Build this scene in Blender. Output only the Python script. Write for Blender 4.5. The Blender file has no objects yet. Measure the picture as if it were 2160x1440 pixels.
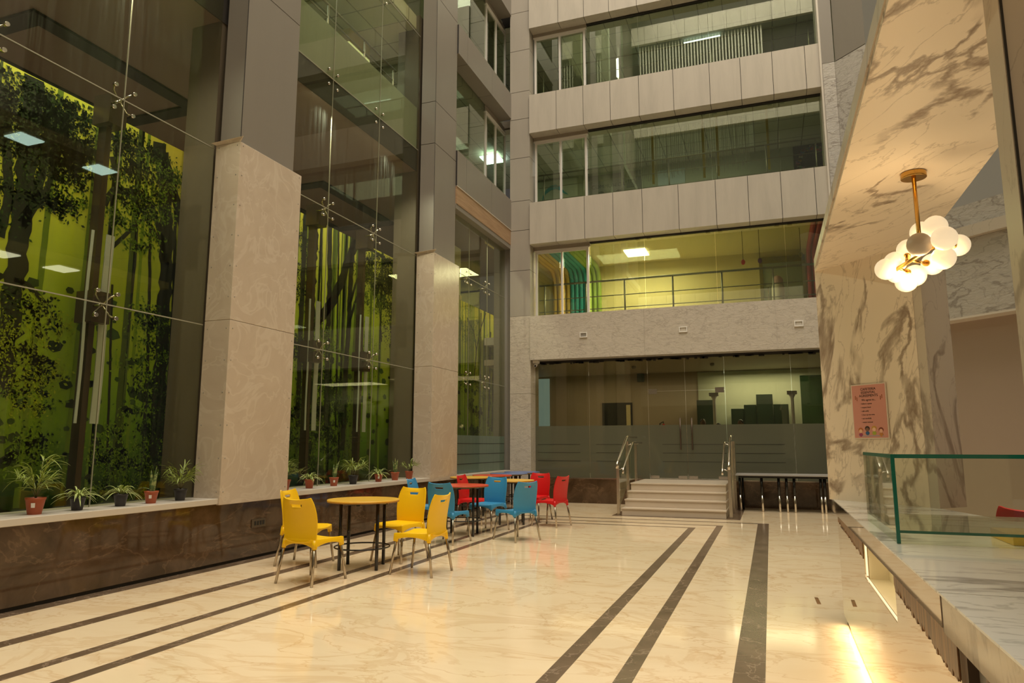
import bpy, math, random
from mathutils import Vector, Matrix
random.seed(7)
S = bpy.context.scene
C = S.collection
PI = math.pi
R = math.radians

# ------------------------------------------------------------------ camera, world, light, exposure
cd = bpy.data.cameras.new('camera'); cam = bpy.data.objects.new('camera', cd); C.objects.link(cam)
cam.location = (0, 0, 1.40)
cam.rotation_euler = (R(90 + 8.4), 0, R(20.13))
cd.sensor_width = 36; cd.lens = 36 * 1472 / 2160; cd.clip_start = 0.05; cd.clip_end = 200
S.camera = cam
w = bpy.data.worlds.new('world'); S.world = w; w.use_nodes = True
w.node_tree.nodes['Background'].inputs[0].default_value = (1, .9, .78, 1)
w.node_tree.nodes['Background'].inputs[1].default_value = .05
S.view_settings.view_transform = 'Standard'; S.view_settings.look = 'None'
S.view_settings.exposure = 0.0; S.view_settings.gamma = 1.0
try: S.view_settings.use_curve_mapping = False
except Exception: pass

def area(name, loc, sx, sy, power, col=(1, .87, .7), rot=(0, 0, 0)):
    l = bpy.data.lights.new(name, 'AREA'); l.shape = 'RECTANGLE'; l.size = sx; l.size_y = sy
    l.energy = power; l.color = col
    o = bpy.data.objects.new(name, l); o.location = loc; o.rotation_euler = rot; C.objects.link(o); return o
SKY = area('skylight_daylight', (0, 5, 27.4), 11.4, 21, 6500, (1, .89, .73))
area('first_floor_room_light', (-3.2, 19.0, 6.6), 2.2, 1.0, 150, (1, .88, .56))
area('second_floor_room_light', (-2.5, 19.0, 9.65), 5.0, 1.5, 44, (1, .95, .76))
area('third_floor_room_light', (-2.5, 19.0, 12.7), 5.0, 1.5, 13, (.95, 1, .8))
area('ground_hall_light', (-4.0, 19.0, 3.35), 3.5, 1.2, 26, (1, .82, .58))
area('servery_light', (-.2, 19.6, 3.35), 2.2, 1.0, 50, (1, .93, .74))
for y_ in (3.4, 5.1, 8.9, 10.9, 14.4):  # added fill spots without fixtures, brighten the mural boards
    l = bpy.data.lights.new('mural_fill_light', 'SPOT'); l.energy = 230; l.color = (1, .96, .8); l.spot_size = R(150); l.spot_blend = 1; l.shadow_soft_size = .03
    o = bpy.data.objects.new('mural_fill_light', l); o.location = (-6.70, y_, 6.78); o.rotation_euler = (0, R(-14), 0); C.objects.link(o)
area('ceiling_fill_light', (-9.3, 8.5, 3.2), 1.5, 12, 62, (1, .80, .62), (R(180), 0, 0))  # added uplight hidden behind the boards, brightens the brown ceiling
area('corridor_light', (-7.6, 9.5, 9.8), .8, 8, 40, (.8, 1, .8))

# ------------------------------------------------------------------ material helpers
def mat(name, col, rough=.5, metal=0, spec=.5, **k):
    m = bpy.data.materials.new(name); m.use_nodes = True
    b = m.node_tree.nodes['Principled BSDF']
    b.inputs['Base Color'].default_value = (*col, 1); b.inputs['Roughness'].default_value = rough
    b.inputs['Metallic'].default_value = metal; b.inputs['Specular IOR Level'].default_value = spec
    for a, v in k.items(): b.inputs[a.replace('_', ' ')].default_value = v
    return m
def N(m, t, **k):
    n = m.node_tree.nodes.new(t)
    for a, v in k.items(): setattr(n, a, v)
    return n
def L(m, a, b): m.node_tree.links.new(a, b)
def bsdf(m): return m.node_tree.nodes['Principled BSDF']
def coords(m, scale=(1, 1, 1), rot=(0, 0, 0)):
    t = N(m, 'ShaderNodeTexCoord'); mp = N(m, 'ShaderNodeMapping')
    mp.inputs['Scale'].default_value = scale; mp.inputs['Rotation'].default_value = rot
    L(m, t.outputs['Object'], mp.inputs[0]); return mp.outputs[0]
def dircoords(m, d, along=.25):
    d = Vector(d).normalized(); u = d.orthogonal().normalized(); w_ = d.cross(u)
    t = N(m, 'ShaderNodeTexCoord'); c = N(m, 'ShaderNodeCombineXYZ')
    for i, (v, k) in enumerate(((d, along), (u, 1), (w_, 1))):
        n = N(m, 'ShaderNodeVectorMath', operation='DOT_PRODUCT'); L(m, t.outputs['Object'], n.inputs[0]); n.inputs[1].default_value = tuple(v * k); L(m, n.outputs['Value'], c.inputs[i])
    return c.outputs[0]
def noise(m, vec, scale, detail=5, rough=.55, dist=0):
    n = N(m, 'ShaderNodeTexNoise'); n.inputs['Scale'].default_value = scale
    n.inputs['Detail'].default_value = detail; n.inputs['Roughness'].default_value = rough
    n.inputs['Distortion'].default_value = dist
    L(m, vec, n.inputs['Vector']); return n.outputs[0]
def ramp(m, fac, stops):
    r = N(m, 'ShaderNodeValToRGB'); L(m, fac, r.inputs[0]); e = r.color_ramp.elements
    while len(e) < len(stops): e.new(.5)
    for i, (p, c) in enumerate(stops):
        e[i].position = p; e[i].color = (*c, 1) if not isinstance(c, (int, float)) else (c, c, c, 1)
    return r.outputs[0]
def vein(m, vec, scale, width, detail=6, dist=.6):
    n = noise(m, vec, scale, detail, .55, dist)
    a = N(m, 'ShaderNodeMath', operation='SUBTRACT'); L(m, n, a.inputs[0]); a.inputs[1].default_value = .5
    b = N(m, 'ShaderNodeMath', operation='ABSOLUTE'); L(m, a.outputs[0], b.inputs[0])
    return ramp(m, b.outputs[0], [(0, 1), (width * .45, .75), (width, 0)])
def math2(m, op, a, b):
    n = N(m, 'ShaderNodeMath', operation=op)
    for i, v in enumerate((a, b)):
        if isinstance(v, (int, float)): n.inputs[i].default_value = v
        else: L(m, v, n.inputs[i])
    return n.outputs[0]
def mix(m, fac, a, b):
    n = N(m, 'ShaderNodeMix', data_type='RGBA')
    if isinstance(fac, (int, float)): n.inputs[0].default_value = fac
    else: L(m, fac, n.inputs[0])
    for i, v in ((6, a), (7, b)):
        if isinstance(v, tuple): n.inputs[i].default_value = (*v, 1)
        else: L(m, v, n.inputs[i])
    return n.outputs[2]
def setcol(m, c): L(m, c, bsdf(m).inputs['Base Color'])
def bump(m, h, s, d=.01):
    b = N(m, 'ShaderNodeBump'); b.inputs['Strength'].default_value = s; b.inputs['Distance'].default_value = d
    L(m, h, b.inputs['Height']); L(m, b.outputs[0], bsdf(m).inputs['Normal'])

M = {}
# cream floor marble with soft warm veins
m = M['floor'] = mat('floor_marble', (.8, .66, .47), .09, 0, .5)
v = coords(m, (1, 2.2, 1), (0, 0, .45)); v2 = coords(m, (1, 1.6, 1), (0, 0, -.7))
c1 = mix(m, ramp(m, noise(m, v, 1.1, 8, .6, 1.2), [(.3, 0), (.8, 1)]), (.86, .69, .46), (.91, .76, .54))
c2 = mix(m, math2(m, 'MULTIPLY', vein(m, v, .7, .03, 8, 1.0), .30), c1, (.62, .38, .17))
c3 = mix(m, math2(m, 'MULTIPLY', vein(m, v2, 1.0, .010, 8, .7), .38), c2, (.60, .36, .16))
setcol(m, c3)
m = M['floor_dark'] = mat('floor_dark_marble', (.12, .08, .05), .2)
v = coords(m, (1, 1, 1)); cc = mix(m, ramp(m, noise(m, v, 3, 8), [(.3, 0), (.7, 1)]), (.115, .078, .048), (.19, .13, .085))
setcol(m, mix(m, math2(m, 'MULTIPLY', vein(m, v, 2.5, .012), .6), cc, (.34, .25, .18)))
m = M['brown'] = mat('brown_polished_marble', (.07, .04, .02), .06)
v = coords(m); cc = mix(m, ramp(m, noise(m, v, 2.2, 9, .62, .8), [(.35, 0), (.7, 1)]), (.05, .028, .013), (.12, .072, .04))
cc = mix(m, math2(m, 'MULTIPLY', vein(m, coords(m, (1, .7, 1.6), (.7, 0, 0)), 1.3, .010, 9, .5), .35), cc, (.22, .135, .075)); setcol(m, cc)
m = M['sill'] = mat('sill_stone', (.62, .57, .5), .3)
def panel_mat(name, col, stain=.25):
    m = mat(name, col, .42, 0, .4)
    v = coords(m, (2.5, 2.5, .35)); d = tuple(c * .72 for c in col)
    f = math2(m, 'MULTIPLY', ramp(m, noise(m, v, 1.6, 7, .62, .3), [(.42, 0), (.78, 1)]), stain * 2)
    setcol(m, mix(m, f, col, d)); return m
M['panel'] = panel_mat('grey_composite_panel', (.37, .335, .285), .1)
M['panel_left'] = panel_mat('dark_grey_composite_panel', (.235, .212, .182), .06)
M['panel_pale'] = panel_mat('pale_composite_panel', (.50, .455, .39), .3)
M['panel_dark'] = panel_mat('brown_grey_panel', (.30, .26, .215), .1)
M['joint'] = mat('dark_joint', (.02, .017, .014), .8)
# crumpled light marble
def crumple(name, col, dark, sc=1.0, s2=.5):
    m = mat(name, col, .3); v = coords(m, (1, 1, 1.9), (.5, .4, 0))
    a = math2(m, 'MULTIPLY', vein(m, v, 2.6 * sc, .022, 5, .5), s2)
    b = math2(m, 'MULTIPLY', vein(m, coords(m, (1.3, 1.3, 2.4), (.9, -.5, .3)), 5 * sc, .02, 4, .8), s2 * .6)
    f = math2(m, 'MAXIMUM', a, b)
    c = mix(m, ramp(m, noise(m, v, 9, 6), [(.3, 0), (.7, 1)]), col, tuple(x * .9 for x in col))
    setcol(m, mix(m, f, c, dark)); bump(m, noise(m, coords(m, (1, 1, 2.5), (.6, .3, 0)), 8, 6, .6, 1), .35, .02); return m
M['creased'] = crumple('creased_light_marble', (.60, .54, .46), (.33, .28, .23))
M['grey_marble'] = crumple('grey_veined_marble', (.47, .44, .4), (.22, .19, .165), .6, .75)
# swirly pillar cladding
m = M['swirl'] = mat('swirled_beige_marble', (.56, .46, .36), .22)
v = coords(m); f1 = math2(m, 'MULTIPLY', vein(m, v, 1.5, .03, 3, 1.6), .32)
cc = mix(m, ramp(m, noise(m, v, 1.4, 6, .6, 2), [(.35, 0), (.7, 1)]), (.55, .455, .36), (.61, .52, .42))
setcol(m, mix(m, f1, cc, (.74, .67, .57)))
# white marble with bold diagonal veins
def cala(name, base, vcol, d, rough=.5, sc=1.0, s=.9, spec=.35):
    m = mat(name, base, rough, 0, spec)
    v = dircoords(m, d, .42); v2 = dircoords(m, d, .28)
    big_ = math2(m, 'MULTIPLY', vein(m, v, 2.0 * sc, .031, 9, .6), ramp(m, noise(m, v, 1.5 * sc, 3), [(.46, 0), (.50, 1)]))
    tex = ramp(m, noise(m, v2, 16, 5, .6), [(.3, .7), (.6, 1)])
    big_ = math2(m, 'MULTIPLY', big_, tex)
    sm = math2(m, 'MULTIPLY', vein(m, v2, 5.5 * sc, .012, 6, .5), .40)
    f = math2(m, 'MULTIPLY', math2(m, 'MAXIMUM', big_, sm), s)
    setcol(m, mix(m, f, base, vcol)); return m
M['cala'] = cala('white_veined_marble', (.76, .655, .52), (.20, .135, .09), (.45, -.89, .0))
M['cala_side'] = cala('veined_marble_edge', (.52, .46, .38), (.24, .19, .15), (.2, -.2, 1), .35)
M['cala_leg'] = cala('white_veined_leg_marble', (.76, .655, .52), (.20, .135, .09), (.20, -.20, 1.0))
M['counter'] = cala('white_worktop_marble', (.80, .79, .75), (.22, .20, .19), (1, -.05, 0), .07, .8, .85, .5)
M['fascia'] = cala('polished_fascia_marble', (.56, .46, .35), (.20, .15, .11), (.1, .25, 1), .07, 1.2, .7, .5)
M['wood'] = mat('wood_fascia', (.36, .22, .12), .5)
m = M['wood']; v = coords(m, (1, .4, 9)); setcol(m, mix(m, ramp(m, noise(m, v, 6, 6), [(.3, 0), (.7, 1)]), (.30, .18, .095), (.44, .29, .17)))
M['white_frame'] = mat('white_aluminium', (.66, .63, .6), .35)
M['leg_steel'] = mat('chair_leg_steel', (.40, .35, .28), .25, 1)
M['rail'] = mat('satin_steel_rail', (.36, .34, .28), .36, .9)
M['steel'] = mat('brushed_steel', (.62, .57, .5), .22, 1)
M['dark_steel'] = mat('dark_steel_post', (.10, .07, .05), .35, .6)
M['brass'] = mat('brushed_brass', (.55, .33, .09), .24, 1)
M['black'] = mat('black_painted_metal', (.012, .011, .01), .25)
M['mirror'] = mat('bronze_mirror', (.66, .56, .46), .015, 1)
M['rust'] = mat('brown_backing_film', (.16, .075, .025), .35)
m = M['rust']; v = coords(m, (1, 9, .5)); setcol(m, mix(m, ramp(m, noise(m, v, 7, 6), [(.35, 0), (.75, 1)]), (.09, .04, .014), (.42, .2, .06)))
M['taupe'] = mat('taupe_painted_wall', (.35, .27, .215), .65)
M['dark'] = mat('dark_interior', (.03, .025, .02), .7)
M['brown_ceiling'] = mat('brown_ceiling_board', (.20, .14, .10), .6)
M['coffer'] = mat('dark_ceiling_groove', (.018, .012, .01), .7)
M['cream_wall'] = mat('cream_painted_wall', (.72, .62, .29), .6)
M['hall_wall'] = mat('hall_painted_wall', (.46, .38, .27), .6)
M['pale_green'] = mat('pale_green_wall', (.56, .60, .44), .6)
M['green_grey'] = mat('green_grey_wall', (.36, .40, .28), .6)
M['dark_green'] = mat('dark_green_panel', (.045, .075, .05), .35)
M['olive'] = mat('olive_frame', (.25, .22, .06), .5)
M['black_board'] = mat('black_board', (.008, .008, .01), .3)
M['white'] = mat('white_plastic', (.8, .77, .72), .4)
M['grey_plastic'] = mat('grey_plastic', (.3, .28, .25), .4)
m = M['tile'] = mat('ceiling_tile_grid', (.55, .55, .45), .7)
t = N(m, 'ShaderNodeTexBrick'); t.offset = 0
t.inputs['Color1'].default_value = (.58, .58, .47, 1); t.inputs['Color2'].default_value = (.55, .55, .44, 1)
t.inputs['Mortar'].default_value = (.2, .2, .15, 1); t.inputs['Scale'].default_value = 1
t.inputs['Mortar Size'].default_value = .012; t.inputs['Brick Width'].default_value = .62; t.inputs['Row Height'].default_value = .62
L(m, coords(m), t.inputs[0]); setcol(m, t.outputs[0])
def plastic(n, c): return mat(n, c, .36, 0, .45)
M['yellow'] = plastic('yellow_plastic', (.92, .57, .004)); M['blue'] = plastic('blue_plastic', (.045, .27, .52)); M['red'] = plastic('red_plastic', (.62, .01, .012))
M['top_yellow'] = mat('yellow_laminate', (.78, .46, .06), .3); M['top_red'] = mat('red_laminate', (.66, .07, .03), .3); M['top_blue'] = mat('blue_laminate', (.12, .19, .42), .3)
M['edge'] = mat('plywood_edge', (.42, .22, .05), .5)
M['terracotta'] = mat('terracotta_pot', (.36, .075, .022), .5); M['black_pot'] = mat('black_pot', (.02, .017, .017), .45)
M['soil'] = mat('soil', (.03, .018, .01), .9)
M['leaf'] = mat('palm_leaf', (.25, .32, .05), .4); M['snake'] = mat('snake_plant_leaf', (.16, .24, .06), .4)
m = M['snake']; v = coords(m, (1, 1, 3)); setcol(m, mix(m, ramp(m, noise(m, v, 14, 4), [(.45, 0), (.55, 1)]), (.09, .16, .05), (.33, .38, .14)))
M['spider_leaf'] = mat('striped_leaf', (.42, .5, .17), .4); M['stem'] = mat('plant_stem', (.12, .1, .03), .6)
def emit(name, col, s):
    m = bpy.data.materials.new(name); m.use_nodes = True; nt = m.node_tree; nt.nodes.clear()
    e = nt.nodes.new('ShaderNodeEmission'); o = nt.nodes.new('ShaderNodeOutputMaterial')
    e.inputs[0].default_value = (*col, 1); e.inputs[1].default_value = s
    nt.links.new(e.outputs[0], o.inputs[0]); return m
M['led'] = emit('warm_led_strip', (1, .66, .30), 12)
M['globe'] = mat('lit_opal_globe', (.85, .72, .5), .3, 0, .3, Emission_Color=(1, .80, .52, 1), Emission_Strength=.62)
M['lightpanel'] = emit('lit_panel', (1, .93, .68), 9)
M['coolpanel'] = emit('cool_lit_panel', (.75, 1, .95), 9)
M['screen_blue'] = emit('daylit_blue_opening', (.35, .5, .55), .55)
# glass: thin clear pane, tinted, with symmetric fresnel-like reflection
def glass(name, tint=(.78, .84, .74), refl=.035, veil=0, veilcol=(.3, .36, .3), streak=0, rough=0, gain=.9):
    m = bpy.data.materials.new(name); m.use_nodes = True; nt = m.node_tree; nt.nodes.clear()
    o = N(m, 'ShaderNodeOutputMaterial'); tr = N(m, 'ShaderNodeBsdfTransparent'); gl = N(m, 'ShaderNodeBsdfGlossy')
    tr.inputs[0].default_value = (*tint, 1); gl.inputs['Roughness'].default_value = rough; gl.inputs[0].default_value = (.9, .95, .9, 1)
    lw = N(m, 'ShaderNodeLayerWeight'); lw.inputs[0].default_value = .5
    p = math2(m, 'POWER', lw.outputs['Facing'], 5.0); f = math2(m, 'ADD', math2(m, 'MULTIPLY', p, gain), refl)
    base = tr.outputs[0]
    if veil or streak:
        d = N(m, 'ShaderNodeBsdfDiffuse'); d.inputs[0].default_value = (*veilcol, 1)
        t = N(m, 'ShaderNodeBsdfTranslucent'); t.inputs[0].default_value = (*veilcol, 1)
        a = N(m, 'ShaderNodeMixShader'); L(m, d.outputs[0], a.inputs[1]); L(m, t.outputs[0], a.inputs[2])
        b = N(m, 'ShaderNodeMixShader'); L(m, base, b.inputs[1]); L(m, a.outputs[0], b.inputs[2])
        if streak:
            v = coords(m, (9, 9, .35)); s = ramp(m, noise(m, v, 2.2, 6, .7), [(.45, 0), (.8, 1)])
            L(m, math2(m, 'ADD', math2(m, 'MULTIPLY', s, streak), veil), b.inputs[0])
        else: b.inputs[0].default_value = veil
        base = b.outputs[0]
    x = N(m, 'ShaderNodeMixShader'); L(m, f, x.inputs[0]); L(m, base, x.inputs[1]); L(m, gl.outputs[0], x.inputs[2])
    L(m, x.outputs[0], o.inputs[0]); return m
M['glass'] = glass('clear_facade_glass', (.88, .88, .78), .03, .0, (.45, .5, .42), .05)
M['glass_back'] = glass('tinted_office_glass', (.76, .80, .68), .17, 0, (.3, .34, .28), .03)
M['glass_hall'] = glass('dark_tinted_hall_glass', (.72, .70, .56), .04, .02, (.3, .32, .24), .03)
M['frost'] = glass('frosted_glass', (.50, .50, .38), .03, .40, (.40, .40, .31), .0)
M['frost_pale'] = glass('pale_frosted_glass', (.45, .55, .45), .03, .55, (.40, .50, .42), .1)
M['frost_solid'] = mat('pale_green_frosted_film', (.30, .35, .28), .3)
M['glass_case'] = glass('display_case_glass', (.93, .95, .90), .04)
M['glass_edge'] = mat('green_glass_edge', (.01, .16, .11), .1, 0, .6)

# ------------------------------------------------------------------ mesh builder
class MB:
    def __init__(s): s.v = []; s.f = []; s.m = []; s.sm = []
    def face(s, idx, m=0, sm=False): s.f.append(tuple(idx)); s.m.append(m); s.sm.append(sm)
    def poly(s, pts, m=0, sm=False):
        n = len(s.v); s.v += [tuple(p) for p in pts]; s.face(range(n, n + len(pts)), m, sm)
    def hexa(s, p, m=0):
        n = len(s.v); s.v += [tuple(q) for q in p]
        for f in ((0, 3, 2, 1), (4, 5, 6, 7), (0, 1, 5, 4), (1, 2, 6, 5), (2, 3, 7, 6), (3, 0, 4, 7)): s.face([n + i for i in f], m)
        return s
    def box(s, x0, x1, y0, y1, z0, z1, m=0):
        return s.hexa([(x0, y0, z0), (x1, y0, z0), (x1, y1, z0), (x0, y1, z0), (x0, y0, z1), (x1, y0, z1), (x1, y1, z1), (x0, y1, z1)], m)
    def prism(s, poly, z0, z1, m=0):       # vertical prism over ccw polygon
        n = len(s.v); k = len(poly)
        s.v += [(x, y, z0) for x, y in poly] + [(x, y, z1) for x, y in poly]
        s.face([n + i for i in reversed(range(k))], m); s.face([n + k + i for i in range(k)], m)
        for i in range(k): s.face([n + i, n + (i + 1) % k, n + k + (i + 1) % k, n + k + i], m)
        return s
    def tube(s, path, r, n=10, m=0, cap=True, r1=None):
        path = [Vector(p) for p in path]; base = len(s.v); K = len(path)
        for i, p in enumerate(path):
            d = (path[min(i + 1, K - 1)] - path[max(i - 1, 0)]).normalized()
            a = d.orthogonal().normalized() if i == 0 else (pa - d * pa.dot(d)).normalized()
            pa = a; b = d.cross(a)
            rr = r if r1 is None else r + (r1 - r) * i / (K - 1)
            for k in range(n):
                t = 2 * PI * k / n; s.v.append(tuple(p + (a * math.cos(t) + b * math.sin(t)) * rr))
        for i in range(K - 1):
            for k in range(n):
                s.face([base + i * n + k, base + i * n + (k + 1) % n, base + (i + 1) * n + (k + 1) % n, base + (i + 1) * n + k], m, True)
        if cap:
            s.face([base + k for k in reversed(range(n))], m); s.face([base + (K - 1) * n + k for k in range(n)], m)
        return s
    def lathe(s, prof, c=(0, 0, 0), n=28, m=0, cap=True):
        base = len(s.v); K = len(prof)
        for r, z in prof:
            for k in range(n):
                t = 2 * PI * k / n; s.v.append((c[0] + r * math.cos(t), c[1] + r * math.sin(t), c[2] + z))
        for i in range(K - 1):
            for k in range(n):
                s.face([base + i * n + k, base + i * n + (k + 1) % n, base + (i + 1) * n + (k + 1) % n, base + (i + 1) * n + k], m, True)
        if cap:
            s.face([base + k for k in reversed(range(n))], m); s.face([base + (K - 1) * n + k for k in range(n)], m)
        return s
    def ball(s, c, rx, ry=None, rz=None, n=20, k=12, m=0):
        ry = ry or rx; rz = rz or rx; base = len(s.v)
        s.v.append((c[0], c[1], c[2] - rz))
        for i in range(1, k):
            a = -PI / 2 + PI * i / k
            for j in range(n):
                t = 2 * PI * j / n; s.v.append((c[0] + rx * math.cos(a) * math.cos(t), c[1] + ry * math.cos(a) * math.sin(t), c[2] + rz * math.sin(a)))
        s.v.append((c[0], c[1], c[2] + rz)); top = len(s.v) - 1
        for j in range(n):
            s.face([base, base + 1 + (j + 1) % n, base + 1 + j], m, True)
            s.face([top, top - n + j, top - n + (j + 1) % n], m, True)
        for i in range(k - 2):
            for j in range(n):
                a = base + 1 + i * n; s.face([a + j, a + (j + 1) % n, a + n + (j + 1) % n, a + n + j], m, True)
        return s
    def torus(s, c, Rr, r, n=36, k=8, m=0):
        return s.tube([(c[0] + Rr * math.cos(2 * PI * i / n), c[1] + Rr * math.sin(2 * PI * i / n), c[2]) for i in range(n + 1)], r, k, m, False)
    def build(s, name, mats, parent=None, world=False, bevel=0):
        me = bpy.data.meshes.new(name); v = s.v
        if world and parent:
            off = Vector((0, 0, 0)); p = parent
            while p: off += p.location; p = p.parent
            v = [tuple(Vector(q) - off) for q in v]
        me.from_pydata(v, [], s.f)
        if not isinstance(mats, (list, tuple)): mats = [mats]
        for q in mats: me.materials.append(M[q] if isinstance(q, str) else q)
        me.polygons.foreach_set('material_index', s.m); me.polygons.foreach_set('use_smooth', s.sm); me.update()
        o = bpy.data.objects.new(name, me); C.objects.link(o)
        if parent: o.parent = parent
        if bevel:
            b = o.modifiers.new('bevel', 'BEVEL'); b.width = bevel; b.segments = 2; b.limit_method = 'ANGLE'
        return o
def B(*a): return MB().box(*a)
def thing(name, label, cat, loc=(0, 0, 0), rz=0, group=None):
    o = bpy.data.objects.new(name, None); C.objects.link(o); o.location = loc; o.rotation_euler = (0, 0, rz)
    o['label'] = label; o['category'] = cat; o.empty_display_size = .1
    if group: o['group'] = group
    return o
def tag(o, label, cat, group=None):
    o['label'] = label; o['category'] = cat
    if group: o['group'] = group
    return o
def struct(o, label=None):
    o['kind'] = 'structure'
    if label: o['label'] = label
    return o
def sempty(name, loc, label):
    o = bpy.data.objects.new(name, None); C.objects.link(o); o.location = loc; return struct(o, label)
def kids(o): return list(o.children)
def copy_tree(o, parent=None):
    c = o.copy(); C.objects.link(c); c.parent = parent
    for ch in kids(o): copy_tree(ch, c)
    return c
def text(name, s, size, mm, parent, loc, rot, align='CENTER', ext=.0004, spacing=1.0):
    cu = bpy.data.curves.new(name, 'FONT'); cu.body = s; cu.size = size; cu.align_x = align; cu.extrude = ext; cu.space_line = spacing
    t = bpy.data.objects.new(name, cu); C.objects.link(t); bpy.context.view_layer.update()
    me = bpy.data.meshes.new_from_object(t.evaluated_get(bpy.context.evaluated_depsgraph_get()))
    bpy.data.objects.remove(t); me.name = name; me.materials.clear(); me.materials.append(M[mm] if isinstance(mm, str) else mm)
    o = bpy.data.objects.new(name, me); C.objects.link(o); o.parent = parent; o.location = loc; o.rotation_euler = rot
    return o

# ------------------------------------------------------------------ floor with inlaid bands
xs = sorted([-6.7, -5.955, -5.26, -5.11, -4.51, -4.40, -4.095, -3.985, -3.05, -1.385, -1.27, -.955, -.845, -.60, -.285, -.10, 3.0, 6.0])
ys = sorted([-6, 12.47, 12.57, 12.93, 13.03, 13.50, 13.62, 14.06, 16.9])
mb = MB()
def inband(x, y):
    if x < -5.955 and x > -6.7: return 1
    if 14.06 < y and -3.05 < x < -.60: return 1
    for (a0, a1, b0, b1, t0, t1) in ((-5.26, -5.11, -.285, -.10, 13.50, 13.62), (-4.51, -4.40, -.955, -.845, 12.93, 13.03), (-4.095, -3.985, -1.385, -1.27, 12.47, 12.57)):
        if y < t1 and (a0 < x < a1 or b0 < x < b1): return 1
        if t0 < y < t1 and a0 < x < b1: return 1
    return 0
for i in range(len(xs) - 1):
    for j in range(len(ys) - 1):
        x0, x1, y0, y1 = xs[i], xs[i + 1], ys[j], ys[j + 1]
        k = inband((x0 + x1) / 2, (y0 + y1) / 2)
        mb.poly([(x0, y0, 0), (x1, y0, 0), (x1, y1, 0), (x0, y1, 0)], k)
mb.box(-6.7, 6, -6, 16.9, -.2, -.002, 1)
struct(mb.build('floor', ['floor', 'floor_dark']), 'polished cream marble floor with dark inlaid bands')

# ------------------------------------------------------------------ left side: parapet, sill, pillars, glazing
mb = MB(); mb.box(-6.75, -6.12, -6, 16.6, .035, .71, 0); mb.box(-6.75, -6.135, -6, 16.6, 0, .035, 1)
struct(mb.build('wall_left', ['brown', 'joint']), 'low polished brown marble wall under the left glazing')
mb = MB(); mb.box(-6.75, -6.10, -6, 16.55, .71, .775)
struct(mb.build('trim_1', 'sill', bevel=.006), 'pale stone sill along the left wall')

M['inner_col'] = mat('dark_olive_inner_column', (.13, .105, .07), .5)
def pillar(y0, y1, label, joints, top=5.18):
    t = thing('pillar', label, 'pillar', (-6.3, (y0 + y1) / 2, .70), 0, None)
    m_ = MB(); m_.box(-6.47, -6.08, y0, y1, .70, 2.9); m_.box(-6.47, -6.08, y0, y1, 2.906, top)
    m_.box(-6.47, -6.095, y0 + .01, y1 - .01, 2.88, 2.92)
    m_.build('marble_cladding', 'swirl', t, True, .004)
    s_ = MB()
    for z in [.85 + .39 * k for k in range(12)]:
        for (x, y) in ((-6.078, y0 + .05), (-6.078, y1 - .05)): s_.ball((x, y, z), .004, .009, .009, 8, 5)
        for x in (-6.42, -6.13): s_.ball((x, y0 - .001, z), .009, .004, .009, 8, 5)
    s_.build('screw_heads', 'grey_plastic', t, True)
    l_ = MB(); l_.hexa([(-6.10, y0, top + .002), (-6.10, y0 + .02, top + .002), (-6.47, y0 + .02, top + .002), (-6.47, y0, top + .002), (-6.02, y0 - .03, top + .05), (-6.02, y0 - .02, top + .055), (-6.50, y0 - .05, top + .02), (-6.50, y0 - .06, top + .015)])
    l_.build('lifted_edge_strip', 'swirl', t, True)
    zz = [top - .3] + joints + [27]; u = MB()
    for a, b in zip(zz[:-1], zz[1:]):
        u.box(-6.45, -6.13, y0 + .05, y1 - .13, a + .006, b - .006, 0)
    u.box(-6.44, -6.14, y0 + .06, y1 - .14, top - .3, 27, 1)
    u.box(-6.13, -6.128, y0 + .045, y0 + .058, top, 27, 1)
    u.build('panelled_column', ['panel_left', 'joint'], t, True)
    r_ = MB(); r_.box(-7.02, -6.52, y0 + .02, y1 - .16, .5, 10.4); r_.build('inner_column', 'inner_col', t, True)
    return t
pillar(6.65, 7.88, 'marble clad pillar nearest the camera, between forest mural windows', [7.43, 10.6, 13.6, 16.6, 19.6, 22.6])
pillar(12.10, 13.30, 'farther marble clad pillar beside the blue chairs', [7.5, 8.41, 10.77, 13.8, 16.8, 19.8, 22.8])
pillar(.9, 2.3, 'marble clad pillar at the near end of the left sill', [7.43, 10.6, 13.6, 16.6, 19.6, 22.6])

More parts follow.
